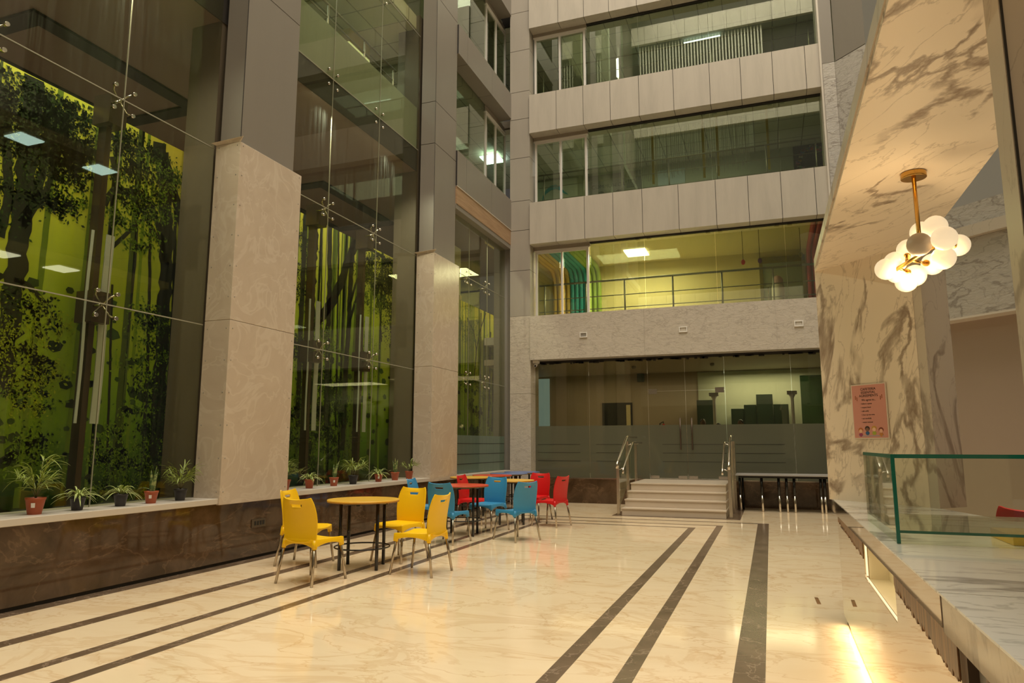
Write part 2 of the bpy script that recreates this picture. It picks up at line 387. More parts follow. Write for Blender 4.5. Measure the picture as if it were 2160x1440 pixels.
def spider(parent, y, z, x=-6.5):
    s = MB(); s.tube([(x - .05, y, z), (x - .22, y, z)], .016, 8)
    for dy in (-1, 1):
        for dz in (-1, 1): s.tube([(x - .07, y, z), (x - .06, y + dy * .09, z + dz * .10), (x - .01, y + dy * .12, z + dz * .13)], .010, 8)
    o = s.build('spider_fitting', 'steel', parent, True)
    for dy in (-1, 1):
        for dz in (-1, 1):
            q = MB(); q.tube([(x - .02, y + dy * .12, z + dz * .13), (x + .02, y + dy * .12, z + dz * .13)], .022, 12)
            q.build('bolt', 'steel', o, True)
    return o
def left_bay(idx, y0, y1, vj, label, ztop=27, x=-6.5, spid=(2.86, 5.15, 7.38, 9.9)):
    e = sempty('window_%d' % idx, (x, y0, .775), label)
    zz = [.775] + [z for z in (2.86, 5.15, 7.38, 9.9, 12.4, 14.9, 17.4, 19.9, 22.4, 24.9) if z < ztop - .3] + [ztop]
    yy = [y0] + vj + [y1]
    g = 0.006
    for i in range(len(zz) - 1):
        p = MB()
        for j in range(len(yy) - 1): p.box(x - .006, x + .006, yy[j] + g, yy[j + 1] - g, zz[i] + g, zz[i + 1] - g)
        p.build('glass_pane', 'glass', e, True)
    s = MB()
    for z in zz[1:-1]: s.box(x - .007, x + .007, y0, y1, z - g, z + g)
    for y in vj: s.box(x - .007, x + .007, y - g * .6, y + g * .6, zz[0], ztop)
    s.build('silicone_joint', 'seal', e, True)
    for y in vj:
        for z in spid:
            if z < ztop: spider(e, y, z, x)
    return e
M['seal'] = mat('silicone_seal', (.34, .33, .25), .4)
left_bay(1, 2.3, 6.65, [3.90, 5.31], 'tall left glazing nearest the camera in front of the forest mural')
left_bay(2, 7.83, 12.12, [9.13, 10.60], 'tall left glazing between the two pillars')
left_bay(3, 13.2, 16.55, [14.25, 15.35], 'lower left glazing at the far end', 6.55, -6.27, (2.86, 5.15))

e = [o for o in C.objects if o.name == 'window_3'][0]
B(-6.262, -6.258, 13.3, 16.5, .79, 1.60).build('frosted_film', 'frost_pale', e, True)
s = MB()
for z in (1.42, 1.19, .98): s.box(-6.257, -6.255, 13.3, 16.5, z, z + .01)
s.build('film_line', 'joint', e, True)

# steel posts behind the glass with brackets, cream cover strips
def post(y, label, z1=5.0):
    t = thing('steel_post', label, 'post', (-6.86, y, .5), 0)
    MB().box(-6.92, -6.80, y - .035, y + .035, .5, z1).build('post_shaft', 'dark_steel', t, True)
    for z in (2.86, 5.1):
        MB().box(-6.93, -6.68, y - .11, y + .11, z - .17, z + .17).build('bracket_box', 'dark_steel', t, True)
    for (dy, ww, nm) in ((-.12, .022, 'edge_strip'), (.06, .095, 'cover_strip')):
        s = MB(); k = 12
        for i in range(k):
            z0 = 1.62 + 2.08 * i / k; z2 = 1.62 + 2.08 * (i + 1) / k
            b0 = .006 * math.sin(i * .7 + y); b1 = .006 * math.sin((i + 1) * .7 + y)
            s.hexa([(-6.785, y + dy + b0, z0), (-6.775, y + dy + b0, z0), (-6.765, y + dy + ww + b0, z0), (-6.775, y + dy + ww + b0, z0),
                    (-6.785, y + dy + b1, z2), (-6.775, y + dy + b1, z2), (-6.765, y + dy + ww + b1, z2), (-6.775, y + dy + ww + b1, z2)])
        s.build(nm, 'strip', t, True)
M['strip'] = mat('pale_blue_grey_strip', (.50, .56, .56), .4)
post(5.40, 'dark steel post with pale cover strip behind the nearest glazing')
post(9.25, 'dark steel post with pale cover strip, left one behind the middle glazing')
post(10.72, 'dark steel post with pale cover strip, right one behind the middle glazing')

# ------------------------------------------------------------------ forest murals (printed boards)
TR = {
 'b1':[(0.21,[(4.69,5.2),(4.71,4.49),(4.71,3.83),(4.71,2.99),(4.68,1.89)]),(0.1,[(4.52,3.43),(4.57,3.83),(4.44,4.63),(4.38,4.96)]),(0.09,[(4.71,3.63),(4.85,3.93),(4.88,4.41),(4.89,5.11)]),(0.06,[(4.74,3.59),(4.94,4.07),(5.05,4.64),(5.11,5.11)]),(0.06,[(4.71,4.34),(5.04,4.69),(5.32,4.70),(5.54,4.65)]),(0.05,[(4.72,4.71),(5.07,4.97),(5.50,5.05)]),(0.05,[(4.70,3.04),(4.85,3.02),(5.04,2.86)]),(0.04,[(4.64,2.31),(4.72,2.41),(4.85,2.53)]),(.3,[(3.2,5.2),(3.3,3),(3.2,.6)])],
 'b2':[(0.2,[(6.31,5.17),(6.46,4.48),(6.55,3.64),(6.58,2.43),(6.59,1.04)]),(0.15,[(6.37,5.07),(6.66,4.42),(7.00,3.74)]),(0.08,[(6.55,3.64),(6.44,3.97),(6.26,4.35),(6.01,4.41),(5.72,4.34),(5.62,4.12)]),(0.06,[(6.54,3.76),(6.13,4.24),(5.78,4.42),(5.65,4.72)]),(0.05,[(6.35,4.94),(6.06,4.95),(5.73,4.87),(5.63,4.99)]),(0.045,[(6.42,1.05),(6.39,2.18),(6.32,3.34),(6.26,4.11)]),(0.05,[(6.34,4.25),(6.08,4.05),(5.90,3.82),(5.78,3.67)]),(0.06,[(6.79,4.72),(6.82,3.45),(6.83,2.22),(6.88,1.03)]),(0.05,[(6.60,4.78),(6.69,3.42),(6.72,2.09)]),(0.03,[(5.94,1.07),(5.88,2.14),(5.81,3.23)]),(0.03,[(6.07,2.71),(6.09,3.52),(6.08,3.99)])],
 'b3':[(0.11,[(9.28,5.17),(9.28,4.30),(9.28,3.20),(9.32,1.68)]),(0.26,[(9.50,5.17),(9.51,4.36),(9.51,3.23),(9.57,1.08)]),(0.13,[(9.98,5.17),(10.02,4.14),(10.04,2.82),(10.08,1.70)]),(0.2,[(10.85,5.17),(10.57,4.75),(10.35,4.22),(10.11,3.83),(9.60,3.33),(9.27,2.74)]),(0.14,[(10.70,5.17),(10.67,4.29),(10.65,3.41),(10.60,2.55),(10.59,1.30)]),(0.07,[(10.64,3.49),(10.82,3.96),(11.07,4.37)]),(0.06,[(10.64,3.84),(10.83,4.32),(11.00,4.63)]),(0.06,[(10.97,5.13),(11.44,5.12),(11.99,5.05),(12.35,4.96)]),(0.05,[(11.05,4.64),(11.65,4.60),(12.30,4.64)]),(0.04,[(11.40,4.45),(11.68,4.13),(11.81,3.39)]),(0.04,[(9.75,5.09),(9.80,3.93),(9.91,1.69)]),(0.05,[(10.24,5.17),(10.31,3.36),(10.36,1.70)]),(0.03,[(11.15,4.39),(11.04,3.47),(11.33,2.61)])],
 'b4':[(0.05,[(16.40,3.05),(16.54,3.80),(16.37,4.28),(15.91,4.57)]),(0.05,[(16.51,3.74),(16.75,4.33),(17.17,4.92)]),(0.09,[(17.52,4.45),(17.47,3.14),(17.38,1.87)]),(0.05,[(17.88,4.24),(18.24,4.70),(18.3,4.8)]),(0.06,[(16.84,4.86),(16.80,1.85)]),(0.12,[(17.98,4.65),(17.71,3.16),(17.66,1.75)])]}
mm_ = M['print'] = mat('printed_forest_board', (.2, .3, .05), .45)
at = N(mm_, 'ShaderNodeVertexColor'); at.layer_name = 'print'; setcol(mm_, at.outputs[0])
def fbm(x, y, s):
    v = 0; a = 1
    for k in range(4):
        v += a * math.sin(x * s + 1.7 * k + 2.1 * math.sin(y * s * .7 + k)) * math.cos(y * s * .9 + .9 * k + 1.3 * math.sin(x * s * .6)); s *= 1.9; a *= .55
    return v / 1.9
def forest(name, y0, y1, z0, z1, x, trunks, leaves, label, glow=1.0, faint=26):
    rnd = random.Random(name + label); mb = MB(); col = []
    def add(pts, c):
        mb.poly(pts); col.extend([c] * len(pts))
    ny, nz = int((y1 - y0) / .07), int((z1 - z0) / .07)
    for i in range(ny):
        for j in range(nz):
            a0, a1 = y0 + (y1 - y0) * i / ny, y0 + (y1 - y0) * (i + 1) / ny
            b0, b1 = z0 + (z1 - z0) * j / nz, z0 + (z1 - z0) * (j + 1) / nz
            cs = []
            for (a, b) in ((a0, b0), (a1, b0), (a1, b1), (a0, b1)):
                h = (b - 1.0) / 4.2; h = max(0, min(1, h)) ** .65  # print lightened low down to make up for lamp falloff
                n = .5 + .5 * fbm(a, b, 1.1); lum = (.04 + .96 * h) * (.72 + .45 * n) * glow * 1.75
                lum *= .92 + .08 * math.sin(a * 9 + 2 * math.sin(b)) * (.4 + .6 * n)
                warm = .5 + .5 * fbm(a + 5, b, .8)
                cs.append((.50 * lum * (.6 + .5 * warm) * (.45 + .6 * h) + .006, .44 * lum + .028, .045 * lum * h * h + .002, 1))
            n0 = len(mb.v); mb.v += [(x, a0, b0), (x, a1, b0), (x, a1, b1), (x, a0, b1)]; mb.face([n0, n0 + 1, n0 + 2, n0 + 3]); col.extend(cs)
    def strip(path, wd, c, xx, wob=.12):
        P = []
        for k in range(len(path) - 1):
            (a, b), (a2, b2) = path[k], path[k + 1]; n = max(2, int(math.hypot(a2 - a, b2 - b) / .08))
            for q in range(n): P.append((a + (a2 - a) * q / n, b + (b2 - b) * q / n))
        P.append(path[-1]); prev = None
        for k, (a, b) in enumerate(P):
            a += rnd.uniform(-1, 1) * wd * wob
            i0, i1 = max(0, k - 1), min(len(P) - 1, k + 1)
            d = (P[i1][0] - P[i0][0], P[i1][1] - P[i0][1]); l = math.hypot(*d) or 1; nx_, nz_ = -d[1] / l, d[0] / l
            h = wd * .5
            e = [(x + xx, min(max(a + nx_ * h, y0), y1), min(max(b + nz_ * h, z0), z1)), (x + xx, min(max(a - nx_ * h, y0), y1), min(max(b - nz_ * h, z0), z1))]
            if prev: add([prev[0], prev[1], e[1], e[0]], c)
            prev = e
    for k in range(faint):     # far pale trunks in the mist
        yy = rnd.uniform(y0, y1); wd = rnd.uniform(.02, .09); g = rnd.uniform(.06, .22)
        strip([(yy, z0 + rnd.uniform(0, .5)), (yy + rnd.uniform(-.08, .08), z1)], wd, (g * .8, g * 1.3, .006, 1), .0015, .05)
    for k in range(260):        # undergrowth near the base
        yy = rnd.uniform(y0, y1); zz = z0 + (z1 - z0) * rnd.random() ** 2.2 * .55; r = rnd.uniform(.03, .12)
        g = rnd.uniform(.01, .09); nn = rnd.randint(5, 7); a0 = rnd.random() * 6
        add([(x + .002, min(max(yy + r * math.cos(a0 + 6.28 * t / nn) * rnd.uniform(.6, 1), y0), y1), min(max(zz + r * math.sin(a0 + 6.28 * t / nn) * .6, z0), z1)) for t in range(nn)], (g * .4, g, g * .08, 1))
    for wd, path in trunks: strip(path, wd, (.008, .011, .004, 1), .003)
    for (cy, cz, ry, rz, n, tone) in leaves:
        nc = max(6, n // 42); cen = []
        for k in range(nc):
            rr = rnd.random() ** .6; t = rnd.random() * 2 * PI
            cen.append((cy + ry * rr * math.cos(t), cz + rz * rr * math.sin(t), rnd.uniform(.05, .16), rnd.uniform(.03, .10)))
        for k in range(int(n * 1.25)):
            q = cen[k % nc]; yy = rnd.gauss(q[0], q[2]); zz = rnd.gauss(q[1], q[3])
            if not (y0 + .03 < yy < y1 - .03 and z0 + .03 < zz < z1 - .03): continue
            s = rnd.uniform(.010, .030); t = rnd.random() * PI; dy, dz = s * math.cos(t), s * math.sin(t)
            g = rnd.random()
            if tone == 0: c = (.006 + .03 * g * g, .02 + .07 * g * g, .003, 1)
            elif tone == 1: c = (.06 + .14 * g, .14 + .20 * g, .006, 1)
            else: c = (.17 + .18 * g, .25 + .18 * g, .008, 1)
            add([(x + .004, yy - dy, zz - dz), (x + .004, yy + dz * .5, zz - dy * .5), (x + .004, yy + dy, zz + dz), (x + .004, yy - dz * .5, zz + dy * .5)], c)
    mb.box(x - .05, x - .003, y0, y1, z0, z1); col.extend([(.02, .02, .015, 1)] * 24)
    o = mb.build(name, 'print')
    ca = o.data.color_attributes.new('print', 'FLOAT_COLOR', 'CORNER')
    flat = []; vc = {}
    # vertices were appended in step with colours, except the backing box which shares eight
    nb = len(mb.v) - 8
    for p in o.data.polygons:
        for vi in p.vertices: flat.extend(col[vi] if vi < nb else (.02, .02, .015, 1))
    ca.data.foreach_set('color', flat)
    return tag(o, label, 'mural', 'forest mural boards')
MX = -7.05
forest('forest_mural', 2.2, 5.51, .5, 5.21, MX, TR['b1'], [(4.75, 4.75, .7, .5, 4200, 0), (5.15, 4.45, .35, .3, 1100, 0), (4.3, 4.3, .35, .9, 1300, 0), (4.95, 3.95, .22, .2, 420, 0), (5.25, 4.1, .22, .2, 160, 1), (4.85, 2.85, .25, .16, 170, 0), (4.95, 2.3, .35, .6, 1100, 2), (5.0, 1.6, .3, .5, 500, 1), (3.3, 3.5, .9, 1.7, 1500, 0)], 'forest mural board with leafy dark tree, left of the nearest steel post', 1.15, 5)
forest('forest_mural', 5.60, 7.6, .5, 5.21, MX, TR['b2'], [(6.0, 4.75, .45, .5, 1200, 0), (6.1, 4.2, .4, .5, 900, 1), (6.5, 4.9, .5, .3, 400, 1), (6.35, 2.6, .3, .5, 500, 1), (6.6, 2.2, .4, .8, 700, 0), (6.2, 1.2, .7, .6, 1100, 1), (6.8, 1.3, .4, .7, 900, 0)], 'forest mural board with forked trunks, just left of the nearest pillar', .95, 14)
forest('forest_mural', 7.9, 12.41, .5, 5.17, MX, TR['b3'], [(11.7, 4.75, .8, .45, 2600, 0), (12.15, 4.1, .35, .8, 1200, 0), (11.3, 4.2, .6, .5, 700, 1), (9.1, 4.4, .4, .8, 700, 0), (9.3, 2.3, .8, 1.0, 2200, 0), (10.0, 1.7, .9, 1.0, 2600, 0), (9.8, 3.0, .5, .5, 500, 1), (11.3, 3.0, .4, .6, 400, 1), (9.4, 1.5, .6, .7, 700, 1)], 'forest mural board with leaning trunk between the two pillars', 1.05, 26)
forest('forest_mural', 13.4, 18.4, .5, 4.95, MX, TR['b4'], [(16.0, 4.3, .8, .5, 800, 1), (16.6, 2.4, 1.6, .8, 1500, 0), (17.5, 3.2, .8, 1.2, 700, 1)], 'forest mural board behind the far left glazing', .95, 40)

# room behind the mural glass
mb = MB(); mb.box(-12, -6.55, -6, 13.2, 6.94, 7.36, 0); mb.box(-12, -7.05, 13.2, 21, 6.94, 7.36, 0)
for (a, b, c, d) in ((-8.9, -8.7, 1.2, 5.4), ):
    pass
struct(mb.build('ceiling', 'brown_ceiling'), 'brown ceiling behind the left glazing')
def groove(x0, x1, y0, y1, label):
    g = MB(); w_ = .25
    g.box(x0, x1, y0, y0 + w_, 6.90, 6.938); g.box(x0, x1, y1 - w_, y1, 6.90, 6.938); g.box(x0, x0 + w_, y0 + w_, y1 - w_, 6.90, 6.938); g.box(x1 - w_, x1, y0 + w_, y1 - w_, 6.90, 6.938)
    struct(g.build('trim_2', 'coffer'), label)
groove(-10.4, -8.60, 5.62, 8.55, 'dark rectangular groove in the brown ceiling')
groove(-10.4, -8.60, 1.2, 4.6, 'dark rectangular groove in the brown ceiling, nearest one')
groove(-10.4, -8.62, 11.9, 15.0, 'dark rectangular groove in the brown ceiling, farther one')
mb = MB(); mb.box(-6.52, -6.51, 2.3, 12.1, 6.92, 7.38, 0); mb.box(-6.30, -6.29, 13.3, 16.5, 0, .01)
struct(mb.build('trim_3', 'dark'), 'dark slab edge behind the left glazing')
struct(B(-12, -11.9, -6, 21, 0, 11).build('wall_left_room', 'panel_dark'), 'back wall of the room behind the mural')
struct(B(-12, -6.75, -6, 21, .3, .5).build('floor_left_room', 'floor_dark'), 'floor of the room behind the mural')
struct(B(-12, -6.55, -6.1, -6, 0, 27.5).build('wall_left_end', 'panel_dark'))
# upper corridor behind glass
struct(B(-12, -6.6, -6, 21, 10.1, 10.4).build('ceiling_corridor', 'tile'), 'tiled corridor ceiling above the left glazing')
struct(B(-8.9, -8.8, -6, 12.0, 7.36, 10.1).build('wall_corridor', 'green_grey'), 'grey green corridor wall')
struct(B(-8.8, -7.9, 11.6, 12.4, 7.36, 10.1).build('wall_corridor_end', 'cream_wall'), 'cream corridor pier')
mb = MB(); mb.box(-6.545, -6.53, 7.9, 12.1, 7.38, 8.30)
tag(mb.build('balustrade_panel', 'frost_solid'), 'pale green frosted panel low behind the upper middle glazing', 'glass panel')
def rail(name, label, pts, posts, z0, hs, r=.018, xoff=0):
    t = thing(name, label, 'railing', (pts[0][0], pts[0][1], z0))
    for k, h in enumerate(hs):
        s = MB(); s.tube([(p[0], p[1], z0 + h) for p in pts], r * (1.25 if k == 0 else .55), 8); s.build('top_rail' if k == 0 else 'lower_rail', 'rail', t, True)
    for (px, py) in posts:
        s = MB(); s.tube([(px, py, z0), (px, py, z0 + hs[0])], r, 8); s.build('rail_post', 'rail', t, True)
    return t
rail('corridor_railing', 'steel railing in the corridor above the middle left glazing', [(-7.0, 7.8), (-7.0, 12.0)], [(-7.0, y) for y in (8.4, 9.6, 10.8, 11.9)], 8.15, (1.0, .75, .5, .25))
mb = MB(); mb.box(-12, -6.6, -6, 21, 13.1, 13.4); mb.box(-12, -6.6, -6, 21, 16.1, 16.4); mb.box(-7.4, -7.3, -6, 16, 10.4, 27)
struct(mb.build('wall_left_upper_rooms', 'green_grey'))

# far left upper bays: grey bands with windows
def panels_y(mb, x0, x1, ys_, z0, z1, g=.006):
    for a, b in zip(ys_[:-1], ys_[1:]): mb.box(x0, x1, a + g, b - g, z0, z1, 0)
    mb.box(x0, x1 - .01, ys_[0], ys_[-1], z0 + .01, z1 - .01, 1)
for k, (z0, z1) in enumerate(((6.95, 7.76), (10.03, 10.74), (13.03, 13.75), (16.05, 16.8), (19.05, 27))):
    mb = MB(); panels_y(mb, -6.46, -6.09, [13.17, 13.66, 15.17, 16.6], z0, z1)
    struct(mb.build('wall_left_band', ['panel_left', 'joint']), 'grey panelled band on the far left wall')
mb = MB(); mb.box(-6.46, -6.10, 13.17, 16.6, 6.55, 6.948, 0); mb.box(-6.46, -6.085, 13.17, 16.6, 6.935, 6.952, 1); mb.box(-6.46, -6.11, 13.17, 16.6, 6.44, 6.55, 2)
struct(mb.build('trim_4', ['wood', 'sill', 'panel_left']), 'wood fascia strip above the far left glazing')
def framed_window(e, axis, a0, a1, z0, z1, c, fr=.05, mid=True, depth=.06, gl='glass_back'):
    """white double frame; axis 'x' spans x at y=c, axis 'y' spans y at x=c"""
    f = MB()
    def bx(p0, p1, q0, q1, o=0):
        if axis == 'x': f.box(p0, p1, c - depth / 2 - o, c + depth / 2, q0, q1)
        else: f.box(c - depth / 2, c + depth / 2 + o, p0, p1, q0, q1)
    bx(a0, a0 + fr, z0, z1); bx(a1 - fr, a1, z0, z1); bx(a0 + fr, a1 - fr, z1 - fr, z1); bx(a0 + fr, a1 - fr, z0, z0 + fr)
    am = (a0 + a1) / 2
    if mid: bx(am - fr * .45, am + fr * .45, z0 + fr, z1 - fr)
    bx(a0 - .03, a1 + .03, z1, z1 + .03, .02)
    f.build('window_frame', 'white_frame', e, True)
    for (p, q) in (((a0, am), (am, a1)) if mid else ((a0, a1),)):
        g = MB()
        if axis == 'x': g.box(p + fr, q - fr, c - .004, c + .004, z0 + fr, z1 - fr)
        else: g.box(c - .004, c + .004, p + fr, q - fr, z0 + fr, z1 - fr)
        g.build('glass_pane', gl, e, True)
wn = 4
for (z0, z1) in ((7.70, 10.03), (10.74, 13.03), (13.75, 16.05)):
    e = sempty('window_%d' % wn, (-6.45, 15, z0), 'recessed upper window on the far left wall'); wn += 1
    B(-6.452, -6.444, 13.2, 15.55, z0, z1).build('glass_pane', 'glass_back', e, True)
    framed_window(e, 'y', 15.58, 17.02, z0 - .1, z1 - .20, -6.45)
    B(-6.47, -6.44, 15.56, 17.02, z1 - .17, z1).build('lintel_panel', 'panel_dark', e, True)
    struct(B(-10, -6.5, 13.2, 21, z0 - .12 + 2.3, z0 + 2.45).build('ceiling_upper_left', 'tile'))
    struct(B(-10, -9.9, 13.2, 21, z0 - .7, z0 + 2.2).build('wall_upper_left', 'green_grey'))
area('upper_left_room_light', (-8, 16.5, 9.6), 1.0, 1.0, 22, (.95, 1, .85))
tag(B(-7.58, -7.02, 17.92, 18.5, 9.72, 9.75).build('ceiling_light', 'coolpanel'), 'square lit ceiling panel seen through far left upper window', 'light', 'square ceiling light panels')
# pale soffit box inside the far left glazed bay
t = thing('bulkhead_box', 'pale green box bulkhead hanging behind the far left glazing', 'bulkhead', (-8.0, 15.6, 5.7))
B(-8.3, -8.0, 14.4, 17.6, 5.55, 6.9).build('pale_face', 'pale_green', t, True)
B(-8.32, -7.98, 14.35, 17.65, 5.35, 5.55).build('dark_rim', 'panel_dark', t, True)

# ------------------------------------------------------------------ corner pilaster
struct(B(-6.62, -6.13, 16.68, 17.1, .5, 6.9).build('wall_corner_inner', 'panel_left'), 'grey panelled pier inside the far left glazing')
mb = MB(); J = [4.64, 5.84, 6.91, 7.71, 8.89, 9.98, 10.76, 11.95, 13.07, 14.5, 16, 17.5, 19, 20.5, 22, 23.5, 27]
mb.box(-6.12, -5.57, 16.55, 17.2, 0, 2.66, 0); mb.box(-6.12, -5.57, 16.55, 17.2, 2.666, 4.64, 0)
for a, b in zip(J[:-1], J[1:]): mb.box(-6.12, -5.57, 16.55, 17.2, a + .006, b - .006, 1)
mb.box(-6.11, -5.58, 16.56, 17.19, 4.6, 27, 2)
struct(mb.build('wall_corner', ['creased', 'panel', 'joint']), 'corner pilaster, creased marble below and grey panels above')

# ------------------------------------------------------------------ back facade
XL, XR, YF, YG = -5.57, 1.54, 16.5, 16.87
mb = MB(); jx = [XL, -2.69, .26, 2.6]
for a, b in zip(jx[:-1], jx[1:]): mb.box(a + .003, b - .003, YF, 16.95, 3.50, 4.62, 0)
mb.box(XL, 2.6, YF + .01, 16.95, 3.51, 4.61, 1)
struct(mb.build('wall_back', ['creased', 'sill']), 'creased marble band over the entrance')
bands = [((6.50, 7.61), [XL, -4.856, -4.107, -3.381, -2.657, -1.788, -.923, -.196, .521, 1.241, 1.56]),
         ((9.52, 10.59), [XL, -4.822, -4.099, -3.392, -2.664, -1.813, -.946, -.231, .486, 1.2, 1.56]),
         ((12.51, 13.6), [XL, -4.75, -4.05, -3.38, -2.66, -1.8, -.94, -.22, .5, 1.22, 1.56]),
         ((15.5, 16.6), [XL, -4.1, -2.66, -1.2, .5, 1.56]), ((18.5, 19.6), [XL, -4.1, -2.66, -1.2, .5, 1.56]), ((21.5, 22.6), [XL, -4.1, -2.66, -1.2, .5, 1.56]), ((24.5, 27), [XL, -4.1, -2.66, -1.2, .5, 1.56])]
for (z0, z1), jj in bands:
    mb = MB()
    for a, b in zip(jj[:-1], jj[1:]): mb.box(a + .006, b - .006, YF, 16.95, z0, z1, 0)
    mb.box(jj[0], jj[-1], YF + .012, 16.94, z0 + .012, z1 - .012, 1)
    struct(mb.build('wall_back', ['panel_pale', 'joint']), 'pale panelled band of the back facade')
# right end return and 45 degree panels
s2 = math.sqrt(.5)
def diag(mb, c, xa, xb, z0, z1, th=.3, m=0):
    """slab along the line x+y=c from x=xa to x=xb; thickness behind"""
    p = [(xa, c - xa), (xb, c - xb), (xb + th * s2, c - xb + th * s2), (xa + th * s2, c - xa + th * s2)]
    return mb.prism(p, z0, z1, m)
mb = MB(); mb.box(1.545, 1.80, 16.40, 16.95, 10.02, 27, 0); diag(mb, 18.22, 1.82, 2.46, 10.03, 27, .35, 0); mb.box(1.50, 1.545, 16.42, 17.2, 0, 27, 1)
struct(mb.build('wall_right_column', ['panel_left', 'sill']), 'grey panelled column at the right end of the back facade')
mb = MB(); mb.box(1.548, 1.80, 16.38, 16.95, 0, 10.0, 0); diag(mb, 18.2, 1.80, 3.0, 0, 10.0, .4, 0)
struct(mb.build('wall_right_marble', 'grey_marble'), 'grey veined marble wall right of the back facade')
e = sempty('window_%d' % wn, (2.8, 15.5, 10), 'diagonal glazing above the grey marble wall'); wn += 1
mb = MB(); diag(mb, 18.3, 2.50, 6, 10.05, 27, .01); mb.build('glass_pane', 'glass_back', e, True)
mb = MB(); diag(mb, 18.3, 2.46, 2.53, 10.05, 27, .06); mb.build('window_frame', 'olive', e, True)
mb = MB(); diag(mb, 20.5, 2.0, 9, 7, 27, .1); mb.box(6, 6.1, -6, 14.4, 9, 27.5); mb.box(6, 6.1, -6, 1.5, 0, 9); mb.box(6.0, 12, -6, -5.9, 0, 10)
struct(mb.build('wall_right', 'panel_pale'), 'right side atrium wall')
# galleries on the right (seen in reflections only)
mb = MB(); mb.box(2.7, 9, 7.4, 15.4, 8.56, 8.8); mb.box(3.0, 9, 8.5, 15.0, 5.80, 6.0); mb.box(9, 9.1, 4, 16, 0, 9)
struct(mb.build('ceiling_right_gallery', 'cream_wall'), 'gallery ceilings on the right side')
for (x, y, z, mm) in ((3.2, 12.7, 8.53, 'coolpanel'), (3.2, 10.7, 8.53, 'coolpanel'), (3.6, 12.2, 5.77, 'lightpanel'), (3.6, 10.7, 5.77, 'lightpanel')):
    tag(B(x - .28, x + .28, y - .28, y + .28, z, z + .028).build('ceiling_light', mm), 'square lit ceiling panel in a gallery on the right, seen only mirrored in left glazing', 'light', 'gallery ceiling light panels')

# windows of the back facade
def facade_floor(z0, z1, joints, label, fl=True):
    global wn
    e = sempty('window_%d' % wn, (-2, YG, z0), label); wn += 1
    framed_window(e, 'x', -5.52, -4.10, z0 - .1, z1 - .13, YG, .055)
    B(-5.56, -4.06, YG - .04, YG + .02, z1 - .10, z1 + .02).build('lintel_panel', 'panel_dark', e, True)
    jj = [-4.06] + joints + [1.53]
    for a, b in zip(jj[:-1], jj[1:]):
        B(a + .004, b - .004, YG - .005, YG + .005, z0 - .1, z1 + .05).build('glass_pane', 'glass_back', e, True)
    s = MB(); s.box(-4.06, 1.53, YG - .05, YG + .05, z1 - .035, z1 + .03)
    for a in joints:
        for d in (-.16, .12): s.box(a + d - .05, a + d + .05, YG - .07, YG - .02, z1 - .06, z1 - .02)
    s.build('head_channel', 'joint', e, True)
facade_floor(4.62, 6.50, [-2.69, -1.0, .55], 'first floor window of the back facade with cream room behind')
facade_floor(7.61, 9.52, [-2.70, -1.0, .55], 'second floor window of the back facade')
facade_floor(10.59, 12.51, [-2.70, -.95, .55], 'third floor window of the back facade')
facade_floor(13.6, 15.5, [-2.70, -.95, .55], 'fourth floor window of the back facade')
facade_floor(16.6, 18.5, [-2.70, -.95, .55], 'fifth floor window of the back facade')
facade_floor(19.6, 21.5, [-2.70, -.95, .55], 'sixth floor window of the back facade')
facade_floor(22.6, 24.5, [-2.70, -.95, .55], 'seventh floor window of the back facade')
rail('guard_railing', 'steel guard railing behind the first floor window', [(-5.5, 17.1), (1.4, 17.1)], [(x, 17.1) for x in (-5.35, -4.25, -3.25, -2.06, -.90, .25, 1.35)], 4.2, (1.32, .93, .61), .022)
rail('guard_railing', 'steel guard railing behind the second floor window', [(-5.5, 17.1), (1.45, 17.1)], [(x, 17.1) for x in (-5.35, -4.25, -3.25, -2.06, -.90, .25, 1.35)], 7.2, (1.35, 1.0, .65), .016)
rail('guard_railing', 'steel guard railing behind the third floor window', [(-5.5, 17.1), (1.45, 17.1)], [(x, 17.1) for x in (-5.35, -4.25, -3.25, -2.06, -.90, .25, 1.35)], 10.2, (1.35, 1.0, .65), .016)

# rooms behind the facade
Y2 = 20.5
def room(z0, z1, wm, cm, lab):
    s = MB(); s.box(-7.0, 4, 16.96 if z0 > 4 else 17.2, Y2 + .1, z0 - .2, z0); struct(s.build('floor_room', 'sill'), 'floor of the ' + lab)
    s = MB(); s.box(-7.0, 4, 16.96, Y2 + .1, z1, z1 + .15); struct(s.build('ceiling_room', cm), 'ceiling of the ' + lab)
    s = MB(); s.box(-7.0, 4, Y2, Y2 + .1, z0, z1); struct(s.build('wall_room', wm), 'back wall of the ' + lab)
room(4.2, 6.80, 'cream_wall', 'cream_wall', 'first floor room')
room(7.2, 9.80, 'green_grey', 'tile', 'second floor room')
room(10.2, 12.8, 'green_grey', 'tile', 'third floor room')
room(.58, 3.46, 'hall_wall', 'hall_wall', 'entrance hall')
struct(B(-11, 4, 16.96, 17.0, 13.0, 13.4).build('trim_5', 'dark'))
for z in (13.2, 16.2, 19.2, 22.2): struct(B(-8, 4, 18.9, 19.0, z, z + 2.9).build('wall_upper_room', 'green_grey'))

